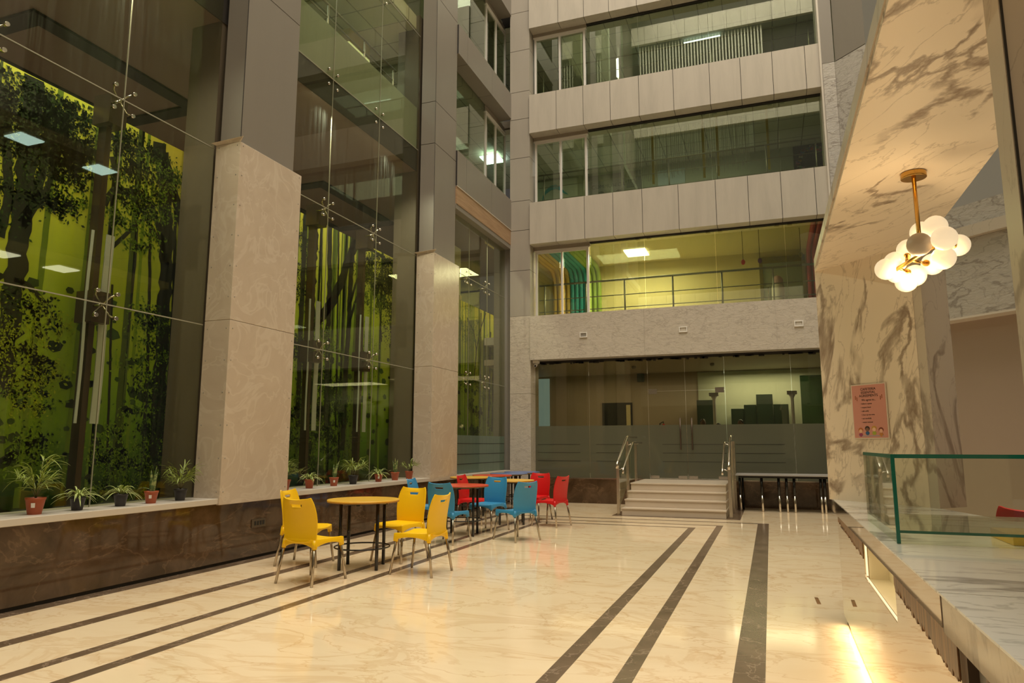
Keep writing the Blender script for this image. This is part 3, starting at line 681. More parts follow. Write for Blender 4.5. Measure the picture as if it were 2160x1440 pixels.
# first floor room: square light, coloured rounded wall tubes, door, ornaments
tag(B(-3.6, -3.0, 18.9, 19.6, 6.765, 6.795).build('ceiling_light', 'lightpanel'), 'square lit ceiling panel in the cream first floor room', 'light', 'square ceiling light panels')
M['tube_yellow'] = mat('mustard_padded_tube', (.62, .40, .05), .5); M['tube_teal'] = mat('teal_padded_tube', (.02, .33, .34), .5); M['tube_green'] = mat('lime_padded_tube', (.34, .5, .07), .5); M['tube_red'] = mat('red_padded_tube', (.52, .05, .05), .5)
def tubes(label, mm, xs_, x_shift=0):
    t = thing('wall_tube_band', label, 'wall decoration', (xs_[0], Y2 - .08, 4.2))
    for x in xs_:
        p = [(x, Y2 - .07, 4.2), (x, Y2 - .07, 6.1)] + [(x, Y2 - .07 - .45 + .45 * math.cos(a), 6.25 + .47 * math.sin(a)) for a in [PI / 2 * k / 8 for k in range(9)]] + [(x, 17.3, 6.72)]
        s = MB(); s.tube(p, .068, 10); s.build('tube', mm, t, True)
tubes('mustard yellow rounded wall tubes curving onto the ceiling', 'tube_yellow', [-6.06, -5.92, -5.78, -5.64])
tubes('teal rounded wall tubes between the yellow and green ones', 'tube_teal', [-5.50, -5.36, -5.22, -5.08])
tubes('lime green rounded wall tubes right of the teal ones', 'tube_green', [-4.94, -4.80, -4.66])
tubes('red rounded wall tubes at the right end of the first floor room', 'tube_red', [1.25, 1.39, 1.53, 1.67, 1.81])
t = thing('room_door', 'grey green door in an olive frame in the first floor room', 'door', (.55, Y2 - .05, 4.2))
s = MB(); s.box(-.05, .04, Y2 - .07, Y2, 4.2, 6.62); s.box(1.06, 1.15, Y2 - .07, Y2, 4.2, 6.62); s.box(-.05, 1.15, Y2 - .07, Y2, 6.45, 6.62); s.build('door_frame', 'olive', t, True)
B(.04, 1.06, Y2 - .04, Y2, 4.2, 6.45).build('door_leaf', 'green_grey', t, True)
s = MB(); s.tube([(.16, Y2 - .09, 5.35), (.16, Y2 - .09, 5.75)], .014, 8); s.build('door_handle', 'steel', t, True)
t = thing('water_dispenser', 'white rounded upright unit in front of the first floor door', 'appliance', (.40, 19.8, 4.2))
s = MB(); s.lathe([(.15, 0), (.16, .1), (.16, 1.4), (.13, 1.5)], (.40, 19.8, 4.2), 20); s.build('body', 'white', t, True)
s = MB(); s.ball((.40, 19.8, 5.78), .14, .14, .15); s.build('round_top', mat('pale_pink_top', (.62, .42, .42), .5), t, True)
M['orange_tag'] = mat('red_ornament', (.6, .04, .02), .5); M['purple'] = mat('purple_ornament', (.14, .05, .16), .5)
for (x, y, z, ln, mm, lab) in ((-.42, 18.2, 5.98, .7, 'orange_tag', 'red paper ornament hanging on a cord in the first floor room'), (-.02, 18.2, 5.98, .8, 'purple', 'yellow and purple ornament hanging on a cord in the first floor room'), (.95, 18.4, 6.1, .6, 'olive', 'thin olive ornament hanging near the red wall tubes')):
    t = thing('hanging_ornament', lab, 'ornament', (x, y, z)); s = MB(); s.tube([(x, y, z), (x, y, 6.8)], .006, 6); s.build('cord', 'black', t, True)
    s = MB(); s.ball((x, y, z), .05, .02, .07); s.build('pendant', mm, t, True)

# second floor room
t = thing('wall_logo', 'teal curved emblem on a pale wall board at the left of the second floor', 'emblem', (-6.1, Y2 - .1, 9.0))
B(-6.9, -5.3, Y2 - .08, Y2, 7.6, 9.72).build('backing_board', 'pale_green', t, True)
M['teal'] = mat('teal_print', (.02, .34, .36), .5)
s = MB()
def ribbon(s, pts, ws, y, th=.02):
    for (p, q, a, b) in zip(pts[:-1], pts[1:], ws[:-1], ws[1:]):
        s.hexa([(p[0], y - th, p[1] - a), (q[0], y - th, q[1] - b), (q[0], y, q[1] - b), (p[0], y, p[1] - a), (p[0], y - th, p[1] + a), (q[0], y - th, q[1] + b), (q[0], y, q[1] + b), (p[0], y, p[1] + a)])
pts = [(-6.45 + .0, 9.05), (-6.42, 9.2), (-6.33, 9.36), (-6.18, 9.47), (-6.0, 9.5), (-5.85, 9.42), (-5.72, 9.28), (-5.6, 9.2)]
ribbon(s, pts, [.01, .05, .06, .07, .07, .06, .04, .01], Y2 - .09)
pts = [(-6.43, 9.03), (-6.3, 9.03), (-6.15, 9.03), (-6.0, 8.96), (-5.93, 8.8)]
ribbon(s, pts, [.02, .035, .05, .05, .01], Y2 - .09); s.build('emblem', 'teal', t, True)
t = thing('wall_poster', 'grey poster lettered COMMUNICATOR on the second floor', 'poster', (-4.1, Y2 - .03, 9.3))
B(-4.95, -3.3, Y2 - .03, Y2, 8.3, 9.72).build('poster_sheet', mat('grey_poster', (.20, .20, .17), .5), t, True)
text('lettering', 'COMMUNICATOR', .17, 'black', t, (-.05, -.008, -.02), (R(90), 0, 0))
for q in (-4.55, -4.0): s = MB(); s.ball((q, Y2 - .045, 9.04), .13, .01, .13); s.build('printed_portrait', 'black', t, True)
B(-3.75, -3.5, Y2 - .045, Y2 - .035, 9.2, 9.45).build('printed_square', 'black', t, True)
t = thing('wall_poster', 'pale blue poster beside the dark one on the second floor', 'poster', (-2.4, Y2 - .03, 9.2))
B(-2.8, -2.0, Y2 - .03, Y2, 8.4, 9.6).build('poster_sheet', mat('pale_blue_poster', (.42, .52, .52), .5), t, True)
# colourful block collage
t = thing('block_collage', 'dark collage board with colourful blocks at right end of second floor', 'artwork', (1.45, Y2 - .05, 9.4))
B(1.02, 2.0, Y2 - .06, Y2 - .012, 8.7, 10.0 - .22).build('board', 'black_board', t, True)
rr = random.Random(3); cols = [(.5, .08, .03), (.05, .3, .1), (.05, .15, .45), (.6, .35, .05), (.3, .05, .25), (.5, .5, .4)]
bm_ = [mat('block_colour_%d' % k, cc, .5) for k, cc in enumerate(cols)]
for q in range(66):
    a = 2 * PI * q / 66; x = 1.51 + .36 * math.cos(a) + rr.uniform(-.04, .04); z = 9.3 + .38 * math.sin(a) + rr.uniform(-.04, .04)
    if z > 8.9: B(x - .045, x + .045, Y2 - .09, Y2 - .06, z - .035, z + .035).build('coloured_block', bm_[q % 6], t, True)
# yellow roof strips and shiny strips standing in for blinds mirrored in the glass
M['yellow_strip'] = mat('yellow_strip', (.55, .42, .03), .5)
for x in (-2.55, -1.25, -.9, .32):
    tag(B(x - .03, x + .03, 17.8, 17.84, 8.2, 9.8).build('hanging_strip', 'yellow_strip'), 'narrow yellow strip hanging behind the second floor window', 'strip', 'yellow strips on the second floor')
M['shiny'] = mat('shiny_strip', (.62, .62, .55), .25, .5)
s = MB(); rr = random.Random(5)
for k in range(90):
    x = -3.4 + 3.3 * k / 90 + rr.uniform(-.012, .012); s.box(x, x + rr.uniform(.006, .016), 18.0, 18.003, 8.35 + rr.uniform(0, .3), 9.79)
o = tag(s.build('reflection_strips', 'shiny'), 'silvery strips behind the second floor window, standing in for mirrored blinds', 'curtain'); o['kind'] = 'stuff'
# third floor lit tubes
t = thing('lit_tube', 'short bright vertical tube behind the third floor window, put in for a reflection', 'light', (-3.83, 18.5, 12.0))
s = MB(); s.tube([(-3.55, 18.5, 11.78), (-3.55, 18.5, 12.32)], .05, 12); s.build('tube', emit('bright_tube', (1, 1, .85), 7), t, True)  # glowing tube placed in the room to imitate a reflection in the glass
s = MB(); s.box(-3.58, -3.52, 18.56, 18.6, 11.7, 12.8); s.build('fitting', 'white', t, True)
t = thing('lit_tube', 'thin slanting tube light behind the third floor window', 'light', (-1.2, 19, 12.7))
s = MB(); s.tube([(-1.75, 19.0, 12.72), (-.75, 19.0, 12.74)], .02, 8); s.build('tube', emit('cool_tube', (.8, .95, 1), 4), t, True)

# ------------------------------------------------------------------ ground floor entrance
mb = MB(); mb.box(XL, -2.89, 16.80, 17.1, 0, .575); mb.box(-.83, 2.6, 16.80, 17.1, 0, .575); mb.box(-2.89, -.83, 16.82, 17.1, 0, .57)
struct(mb.build('wall_back_base', 'brown'), 'low brown marble wall under the entrance glass')
e = sempty('window_%d' % wn, (-2, 16.9, .58), 'dark tinted glass front of the entrance hall'); wn += 1
jj = [-5.56, -4.16, -2.71]; j2 = [-.93, .51, 2.5]
for J_ in (jj, j2):
    for a, b in zip(J_[:-1], J_[1:]):
        B(a + .004, b - .004, 16.895, 16.905, .60, 3.5).build('glass_pane', 'glass_hall', e, True)
        B(a + .004, b - .004, 16.888, 16.893, .60, 1.86).build('frosted_film', 'frost', e, True)
s = MB(); s.box(XL, 2.5, 16.88, 16.92, .575, .60); s.build('sill_channel', 'steel', e, True)
s = MB(); s.box(XL, 2.5, 16.86, 16.94, 3.44, 3.5)
rr = random.Random(2)
for k in range(60): x = rr.uniform(XL, 1.2); s.box(x, x + rr.uniform(.03, .16), 16.86, 16.9, 3.40 + rr.uniform(0, .03), 3.46)
s.build('head_channel', 'joint', e, True)
s = MB()
for (x0, x1) in ((-5.5, -4.4), (-4.0, -3.35), (-.75, .3), (-2.4, -.95)):
    for z in (1.40, 1.20, 1.0): s.box(x0, x1, 16.884, 16.888, z, z + .008)
s.build('film_line', 'joint', e, True)
def glass_door(nm, x0, x1, hx, lab):
    d = sempty(nm, ((x0 + x1) / 2, 16.9, .6), lab)
    B(x0 + .006, x1 - .006, 16.893, 16.905, .625, 2.66).build('door_leaf', 'glass_hall', d, True)
    B(x0 + .006, x1 - .006, 16.886, 16.891, .625, 1.86).build('frosted_film', 'frost', d, True)
    B(x0 + .006, x1 - .006, 16.893, 16.905, 2.67, 3.46).build('transom_pane', 'glass_hall', d, True)
    for (zz0, zz1) in ((.605, .68), (2.60, 2.72)):
        for q in (x0 + .02, x1 - .22):
            if zz0 > 2 and abs(q - hx) < .35: continue
            B(q, q + .20, 16.875, 16.92, zz0, zz1).build('patch_fitting', 'steel', d, True)
    s = MB(); s.tube([(hx, 16.80, 1.28), (hx, 16.80, 2.02)], .018, 10)
    for z in (1.38, 1.92): s.tube([(hx, 16.80, z), (hx, 16.89, z)], .01, 8)
    s.build('door_handle', 'dark_steel', d, True)
glass_door('door_1', -2.71, -1.83, -1.965, 'left leaf of the glass entrance door')
glass_door('door_2', -1.83, -.93, -1.70, 'right leaf of the glass entrance door')
# hall contents
t = thing('hall_opening', 'dark framed opening in the hall wall behind the glass', 'opening', (-4.2, Y2 - .05, 1.2))
B(-4.64, -3.75, Y2 - .06, Y2 - .012, .6, 2.62).build('dark_recess', 'black_board', t, True)
B(-3.92, -3.80, Y2 - .08, Y2 - .06, .6, 2.55).build('pale_edge', 'cream_wall', t, True)
tag(B(-3.57, -3.38, Y2 - .14, Y2, 3.22, 3.45).build('wall_speaker', 'dark_green'), 'small dark square box high on the hall wall', 'speaker')
tag(B(-6.85, -6.28, Y2 - .03, Y2 - .012, 1.0, 3.4).build('daylit_opening', 'screen_blue'), 'bluish daylit opening at left end of the hall', 'opening')
t = thing('fire_extinguisher', 'red fire extinguisher on the hall wall behind the door', 'fire extinguisher', (-2.85, Y2 - .12, 1.6))
s = MB(); s.lathe([(.02, -.2), (.075, -.18), (.075, .15), (.03, .22), (.02, .24)], (-2.85, Y2 - .1, 1.75), 16); s.build('cylinder', 'red', t, True)
s = MB(); s.tube([(-2.85, Y2 - .1, 2.0), (-2.85, Y2 - .1, 2.05), (-2.95, Y2 - .1, 2.0), (-2.97, Y2 - .1, 1.8)], .015, 8); s.build('hose', 'black', t, True)
s = MB(); s.box(-1.86, 2.4, Y2 - .04, Y2 - .002, .6, 3.44); struct(s.build('wall_servery', 'pale_green'), 'pale green lit wall at right side of the hall')
for (x0, x1, z1, lab) in ((-1.84, -1.40, 2.60, 'dark grey tall cabinet at left of the lit servery'), (-.95, -.62, 2.35, 'dark green cabinet, lowest in the servery row'), (-.62, -.30, 2.45, 'dark green cabinet second from left in the servery row'), (-.30, .12, 2.72, 'dark green cabinet rising highest in the middle of the servery row'), (.12, .50, 2.45, 'dark green cabinet right of the highest one')):
    t = thing('cabinet', lab, 'cabinet', ((x0 + x1) / 2, 19.9, .58)); B(x0, x1 - .01, 19.7, 20.3, .58, z1).build('body', 'dark_green', t, True)
    B(x0 + .02, x1 - .03, 19.68, 19.7, .7, z1 - .05).build('door', 'dark_green', t, True)
tag(B(.72, 2.2, 17.6, 17.62, .58, 3.0).build('screen_panel', glass('green_screen_film', (.30, .42, .30), .02, .25, (.10, .2, .15))), 'translucent dark green screen at the right end of the hall', 'screen')
for x in (-1.35, .58):
    t = thing('hall_column', 'slim white column in the servery' + (' by the tall cabinet' if x < 0 else ' by the green screen'), 'column', (x, 19.3, .58))
    s = MB(); s.lathe([(.045, 0), (.04, 2.0), (.09, 2.1)], (x, 19.3, .58), 16); s.build('shaft', 'white', t, True)
    s = MB(); s.box(x - .12, x + .12, 19.18, 19.42, 2.68, 2.76); s.build('capital', 'grey_plastic', t, True)
for (x, y) in ((-1.3, 18.4), (-3.3, 18.4)):
    t = thing('dome_camera', 'small dome camera on the hall ceiling, ' + ('right' if x > -2 else 'left') + ' one', 'camera', (x, y, 3.4)); s = MB(); s.ball((x, y, 3.43), .06, .06, .05); s.build('dome', 'grey_plastic', t, True)

# ------------------------------------------------------------------ stairs with steel and glass balustrades
M['step'] = mat('pale_step_stone', (.62, .52, .41), .3)
t = thing('staircase', 'four pale stone steps up to the glass doors', 'stairs', (-1.865, 15, 0))
fr = [14.20, 14.48, 14.76, 15.04]
for k in range(4):
    i_ = .012 * k
    s = MB(); s.box(-2.86 + i_, -.86 - i_, fr[k], 16.80, .15 * k, .15 * (k + 1) - .03, 0)
    s.box(-2.87 + i_, -.85 - i_, fr[k] - .02, 16.80, .15 * (k + 1) - .028, .15 * (k + 1), 0)
    s.build('landing' if k == 3 else 'step', 'step', t, True, .004)
def balustrade(x, xi, lab):
    t = thing('stair_balustrade', lab, 'balustrade', (x, 15, 0))
    for (y, z0, z1) in ((14.30, 0, .98), (15.35, .0, 1.47), (16.35, .0, 1.47)):
        B(x - .03, x + .03, y - .03, y + .03, z0, z1).build('post', 'steel', t, True, .004)
    s = MB(); s.tube([(x, 14.22, .92), (x, 14.24, 1.02), (x, 14.35, 1.08), (x, 15.25, 1.53), (x, 15.4, 1.57), (x, 16.5, 1.57)], .025, 12); s.build('handrail', 'steel', t, True)
    s = MB(); s.tube([(xi, 14.24, .82), (xi, 14.26, .90), (xi, 14.35, .95), (xi, 15.25, 1.40), (xi, 15.4, 1.44), (xi, 16.5, 1.44)], .02, 12)
    for (y, z) in ((14.32, .93), (15.33, 1.42), (16.36, 1.44)): s.tube([(x, y, z - .04), (xi, y, z)], .009, 8)
    s.build('lower_handrail', 'steel', t, True)
    g = MB(); g.hexa([(x - .005, 14.36, .12), (x + .005, 14.36, .12), (x + .005, 15.3, .55), (x - .005, 15.3, .55), (x - .005, 14.36, .92), (x + .005, 14.36, .92), (x + .005, 15.3, 1.40), (x - .005, 15.3, 1.40)])
    g.build('glass_panel', 'glass_case', t, True)
    g = MB(); g.box(x - .005, x + .005, 15.40, 16.30, .62, 1.40); g.build('glass_panel', 'glass_case', t, True)
balustrade(-2.945, -2.83, 'steel and glass balustrade on the left of the steps')
balustrade(-.775, -.90, 'steel and glass balustrade on the right of the steps')

# long folding table by the back wall
t = thing('long_table', 'long grey table with black and silver legs right of the steps', 'table', (.35, 16.25, 0))
B(-.74, 1.45, 15.85, 16.65, .745, .775).build('tabletop', mat('grey_laminate', (.34, .32, .30), .35), t, True, .004)
B(-.68, 1.4, 15.90, 16.6, .70, .745).build('apron', 'black', t, True)
for x in (-.66, -.22, .12, .27, .42, .93, 1.0):
    for y in (15.98,):
        s = MB(); s.tube([(x, y, .70), (x, y, .34)], .028, 12); o = s.build('leg', 'black', t, True)
        s = MB(); s.tube([(x, y, .36), (x + .005, y, 0)], .026, 12, r1=.02); s.build('silver_foot', 'steel', o, True)
for x in (-.62, 1.05):
    s = MB(); s.tube([(x, 16.5, .70), (x, 16.5, 0)], .022, 10); s.build('leg', 'black', t, True)

# ------------------------------------------------------------------ things on the back wall
def emergency(x, z, lab, tilt):
    t = thing('emergency_light', lab, 'light', (x, YF, z), 0)
    s = MB(); s.box(x - .095, x + .095, YF - .03, YF, z + .045, z + .065); s.box(x - .095, x + .095, YF - .03, YF, z - .065, z - .045); s.box(x - .095, x - .07, YF - .03, YF, z - .045, z + .045); s.box(x + .07, x + .095, YF - .03, YF, z - .045, z + .045)
    s.build('housing', 'white', t, True, .003)
    s = MB(); s.hexa([(x - .07, YF - .012, z - .045), (x + .07, YF - .012, z - .045), (x + .07, YF - .002, z - .045), (x - .07, YF - .002, z - .045), (x - .05, YF - .012, z + .045), (x + .05, YF - .012, z + .045), (x + .05, YF - .002, z + .045), (x - .05, YF - .002, z + .045)])
    s.build('lamp_face', 'grey_plastic' if tilt else 'sill', t, True)
emergency(-4.176, 4.06, 'white recessed wall light, left one on the marble band', 1)
emergency(-1.785, 4.06, 'white recessed wall light, middle one on the marble band', 0)
emergency(.722, 4.05, 'white recessed wall light, right one on the marble band', 0)
t = thing('security_camera', 'small white security camera under the marble band at left corner', 'camera', (-5.47, 16.7, 3.45))
B(-5.54, -5.40, 16.62, 16.78, 3.43, 3.50).build('base', 'white', t, True, .01)
s = MB(); s.tube([(-5.47, 16.72, 3.42), (-5.46, 16.60, 3.36)], .04, 14); o = s.build('camera_body', 'white', t, True)
s = MB(); s.tube([(-5.46, 16.601, 3.361), (-5.458, 16.58, 3.35)], .026, 12); s.build('lens', 'black', o, True)
t = thing('socket_plate', 'steel framed socket plate on the low brown marble wall', 'socket', (-6.12, 7.39, .43))
s = MB(); s.box(-6.12, -6.108, 7.26, 7.52, .375, .475); s.build('plate', mat('bronze_plate', (.13, .10, .07), .25, .6), t, True, .003)
s = MB()
for y in (7.31, 7.36, 7.41, 7.46): s.box(-6.108, -6.104, y, y + .03, .40, .45)
s.build('switch', 'black', t, True)

# ------------------------------------------------------------------ portal, canopy and counter on the right
# far leg: slab at 45 degrees standing on the counter
t = thing('marble_portal', 'white veined marble portal framing the serving counter', 'portal', (.75, 6.2, .95))
mb = MB(); diag(mb, 6.895, .435, 1.053, .952, 2.90, .05); mb.build('far_leg_panel', 'cala_leg', t, True)
mb = MB(); diag(mb, 6.90, 1.055, 1.105, .952, 2.90, .30); diag(mb, 6.97, .47, 1.05, .952, 2.90, .2); mb.build('far_leg_side', 'cala_side', t, True)
mb = MB(); mb.prism([(.45, 1.0), (1.155, 1.0), (1.155, 5.745), (1.053, 5.842), (.435, 6.46), (.45, 6.30)], 2.885, 2.91)
mb.build('canopy_soffit', 'cala', t, True)
mb = MB(); mb.prism([(.447, 1.0), (1.155, 1.0), (1.155, 5.745), (1.053, 5.842), (.435, 6.465)], 2.912, 2.995)
mb.build('canopy_fascia', 'cala_side', t, True)
mb = MB(); mb.box(.728, 1.3, 2.375, 2.51, .952, 3.4); mb.build('near_leg', 'cala_side', t, True)
mb = MB(); mb.box(.731, .737, 2.368, 2.376, .952, 3.4); mb.build('near_leg_joint', 'joint', t, True)

# counter
t = thing('serving_counter', 'long marble topped serving counter with mirrored front', 'counter', (.8, 4, 0))
top = MB(); top.prism([(.462, 2.546), (2.6, 2.546), (2.6, 4.2), (1.315, 5.0), (1.11, 5.8), (.80, 6.45), (.462, 6.80)], .945, .952)
top.build('worktop', 'counter', t, True)
top = MB(); top.box(.462, 2.6, .4, 2.540, .945, .952); top.build('worktop', 'counter', t, True)
M['mirror_fascia'] = mat('polished_stone_fascia', (.62, .51, .40), .03, .9)
f = MB(); f.box(.466, .49, 2.56, 6.80, .845, .9445); f.build('fascia', 'mirror_fascia', t, True)
f = MB(); f.box(.466, .49, .4, 2.535, .835, .9445); f.build('fascia', 'fascia', t, True)
f = MB(); f.box(.468, .488, 2.535, 2.56, .835, .945); f.build('fascia_joint', 'dark_steel', t, True)
# mirrored front with a framed opening
f = MB(); f.box(.478, .498, 4.65, 6.33, .08, .845); f.box(.478, .498, 2.42, 3.545, .08, .845); f.box(.478, .498, 3.545, 4.65, .08, .635)
f.build('mirror_front', 'mirror', t, True)
f = MB(); f.box(.80, .85, .6, 6.3, .03, .9); f.box(.50, .85, 6.28, 6.33, .0, .9); f.build('carcass', 'dark', t, True)
for y_ in (2.385, 2.15): f = MB(); f.box(.488, .52, y_, y_ + .035, .0, .84); f.build('end_post', 'dark_steel', t, True)
f = MB(); f.box(.515, .53, 2.19, 2.385, .0, .84); f.build('end_panel', 'grey_plastic', t, True)
f = MB(); f.box(.478, .498, .6, 2.15, .08, .83); f.build('mirror_front', 'mirror', t, True)
# niche lining
M['niche'] = mat('cream_niche', (.88, .78, .55), .3)
area('niche_glow', (.55, 4.1, .80), .05, .9, .5, (1, .8, .5))
f = MB(); f.box(.50, .74, 3.53, 4.665, .612, .632); f.box(.60, .64, 3.53, 4.665, .632, .842); f.box(.50, .60, 4.652, 4.668, .632, .842); f.box(.50, .60, 3.528, 3.543, .632, .842)
f.build('lit_niche', 'niche', t, True)
M['niche_led'] = emit('niche_led', (1, .80, .45), 1.3)
f = MB(); f.box(.484, .492, 3.55, 4.645, .634, .640); f.build('niche_light_strip', 'niche_led', t, True)
f = MB(); f.box(.484, .494, 4.641, 4.648, .65, .84); f.build('niche_light_strip', 'niche_led', t, True)
# peeling brown film under the fascia
rr = random.Random(11)
def film(ya, yb, da, db, step=.02):
    f = MB(); n = int(abs(yb - ya) / step)
    for k in range(n):
        y0 = ya + (yb - ya) * k / n; y1 = ya + (yb - ya) * (k + 1) / n
        d0 = da + (db - da) * k / n + rr.uniform(-.012, .010); d1 = d0 + rr.uniform(-.022, .004)
        f.hexa([(.474, y1, .846 - d1), (.4775, y1, .846 - d1), (.4775, y0, .846 - d0), (.474, y0, .846 - d0), (.474, y1, .846), (.4775, y1, .846), (.4775, y0, .846), (.474, y0, .846)])
    f.build('peeling_brown_film', 'rust', t, True)
film(4.66, 6.25, .10, .05); film(2.43, 3.54, .125, .065)
f = MB(); f.box(.520, .532, 2.42, 6.27, .030, .050); f.build('led_strip', 'led', t, True)
f = MB(); f.box(.534, .55, .6, 6.28, .0, .09); f.build('toe_panel', 'niche', t, True)
f = MB(); f.box(.520, .532, .6, 2.14, .030, .050); f.build('led_strip', 'led', t, True)
f = MB(); f.box(.500, .533, .6, 6.27, 0, .004); f.build('led_channel', 'brass', t, True)

# glass display case
t = thing('display_case', 'frameless green edged glass display case on the counter', 'display case', (.8, 4, .952))
def pane(name, pts0, pts1, z0, z1, th=.010):
    (xa, ya), (xb, yb) = pts0, pts1; dx, dy = xb - xa, yb - ya; l = math.hypot(dx, dy); nx_, ny_ = -dy / l * th, dx / l * th
    s = MB(); s.prism([(xa, ya), (xb, yb), (xb + nx_, yb + ny_), (xa + nx_, ya + ny_)], z0, z1); o = s.build(name, 'glass_case', t, True)
    s = MB(); e = .0007
    s.prism([(xa - nx_ * .1, ya - ny_ * .1), (xb - nx_ * .1, yb - ny_ * .1), (xb + nx_ * 1.1, yb + ny_ * 1.1), (xa + nx_ * 1.1, ya + ny_ * 1.1)], z1 - .014, z1 + .004)
    s.build('green_edge', 'glass_edge', o, True); return o
pane('front_glass', (.522, 4.74), (.522, 3.69), .954, 1.352)
pane('side_glass', (.522, 3.69), (1.9, 3.69), .954, 1.352)
s = MB(); s.box(.519, .535, 3.684, 3.70, .954, 1.356); s.build('corner_edge', 'glass_edge', t, True)
s = MB(); s.box(.535, 1.9, 3.70, 4.6, 1.002, 1.010); o = s.build('glass_shelf', 'glass_case', t, True)
s = MB(); s.box(.535, 1.9, 3.698, 3.7015, 1.000, 1.012); s.build('green_edge', 'glass_edge', o, True)
tag(B(1.0, 1.5, 3.80, 4.15, .953, .995).build('serving_tray', 'yellow'), 'yellow tray under the glass shelf of the display case', 'tray')

# kitchen side behind the counter
mb = MB(); diag(mb, 10.0, 1.3, 6.0, 2.68, 3.46, .35, 0); diag(mb, 10.0, 1.3, 6.0, 3.58, 3.82, .35, 0); diag(mb, 10.0, 1.3, 6.0, 3.82, 8.5, .33, 1); diag(mb, 9.90, 1.3, 6.0, 3.462, 3.578, .45, 2)
struct(mb.build('wall_kitchen_bulkhead', ['grey_marble', 'bluegrey', 'cala_side']) if 'bluegrey' in M else None) if False else None
M['bluegrey'] = mat('smooth_blue_grey_board', (.33, .33, .33), .5)
M['grey_gloss'] = M['grey_marble']
struct(mb.build('wall_kitchen_bulkhead', ['grey_marble', 'bluegrey', 'cala_side']), 'grey marble bulkhead over the kitchen recess')
mb = MB(); diag(mb, 10.28, .9, 7, 0, 2.70, .1, 0); diag(mb, 10.0, .9, 6.0, 2.66, 2.68, .4, 1)
struct(mb.build('wall_kitchen', ['taupe', 'sill']), 'taupe wall behind the serving counter')

# opposite facade behind the camera (seen mirrored in the upper windows) and the roof opening
for z in (3.5, 8.5, 13.6, 19.1, 24.9):
    mb = MB()
    for j in range(15): mb.box(-6.6 + .78 * j, -6.6 + .78 * (j + 1) - .012, -5.2, -5.0, z, z + 1.12, 0)
    struct(mb.build('wall_front', 'panel_pale'), 'pale panelled band behind the camera')
M['blind'] = mat('vertical_blind', (.6, .58, .5), .6)
mb = MB()
for j in range(40): mb.box(-6.2 + .175 * j, -6.2 + .175 * j + .075, -5.35, -5.34, 22.8, 24.9)
o = tag(mb.build('vertical_blinds', 'blind'), 'vertical slat blinds seen mirrored in the third floor window', 'blinds'); o['kind'] = 'stuff'
struct(B(-6.7, 6, -5.9, -5.8, 0, 27.5).build('wall_front_inner', 'dark'), 'dark interior wall behind the camera')
struct(B(-6.6, 6.1, 16.9, 18, 27, 27.5).build('trim_6', 'panel_pale'))

# ------------------------------------------------------------------ pendant lamp
t = thing('globe_pendant', 'brass pendant lamp with a cluster of lit opal globes under the marble canopy', 'lamp', (.815, 4.215, 2.885))
s = MB(); s.lathe([(.064, -.032), (.064, 0)], (.815, 4.215, 2.883), 32); s.build('ceiling_rose', 'brass', t, True, .003)
s = MB(); s.tube([(.815, 4.215, 2.86), (.817, 4.215, 2.50), (.80, 4.22, 2.44)], .011, 12); s.build('stem', 'brass', t, True)
A0, A1 = Vector((.69, 4.33, 2.36)), Vector((.93, 4.13, 2.475))
s = MB(); s.tube([A0, A1], .011, 12); s.build('crossbar', 'brass', t, True)
G = [(.873, 4.104, 2.534), (.872, 3.934, 2.425), (.862, 4.382, 2.588), (.774, 4.007, 2.423), (1.04, 4.40, 2.500), (.786, 4.369, 2.489), (.906, 4.141, 2.373), (.913, 4.429, 2.41), (.714, 4.354, 2.419), (.665, 4.342, 2.382), (.816, 4.403, 2.346), (.768, 4.39, 2.313), (.715, 4.365, 2.354)]
M['globe_off'] = mat('unlit_opal_globe', (.55, .46, .36), .35)
for k, g in enumerate(G):
    g = Vector(g); tt = max(0, min(1, (g - A0).dot(A1 - A0) / (A1 - A0).length_squared)); q = A0 + (A1 - A0) * tt
    d = (g - q); ln = d.length; d.normalize()
    s = MB(); s.ball(g, .0605 if k < 12 else .05); o = s.build('glass_globe', 'globe_off' if k == 3 else 'globe', t, True)
    if k == 3: o['label'] = 'unlit grey globe'
    s = MB(); s.tube([q, q + d * max(.012, ln - .055)], .008, 8); s.tube([q + d * max(.0, ln - .075), q + d * max(.01, ln - .053)], .018, 12); s.build('globe_holder', 'brass', o, True)
lamp = bpy.data.lights.new('pendant_glow', 'POINT'); lamp.energy = 9.5; lamp.color = (1, .70, .36); lamp.shadow_soft_size = .1
l2 = bpy.data.lights.new('pendant_core_glow', 'POINT'); l2.energy = 1.6; l2.color = (1, .75, .42); l2.shadow_soft_size = .02
lo2 = bpy.data.objects.new('pendant_core_glow', l2); lo2.location = (.815, 4.21, 2.455); C.objects.link(lo2)
lo = bpy.data.objects.new('pendant_glow', lamp); lo.location = (.80, 4.20, 2.24); C.objects.link(lo)
la = area('led_strip_glow', (.505, 4.3, .062), .03, 3.9, 10, (1, .77, .46), (0, R(82), 0))

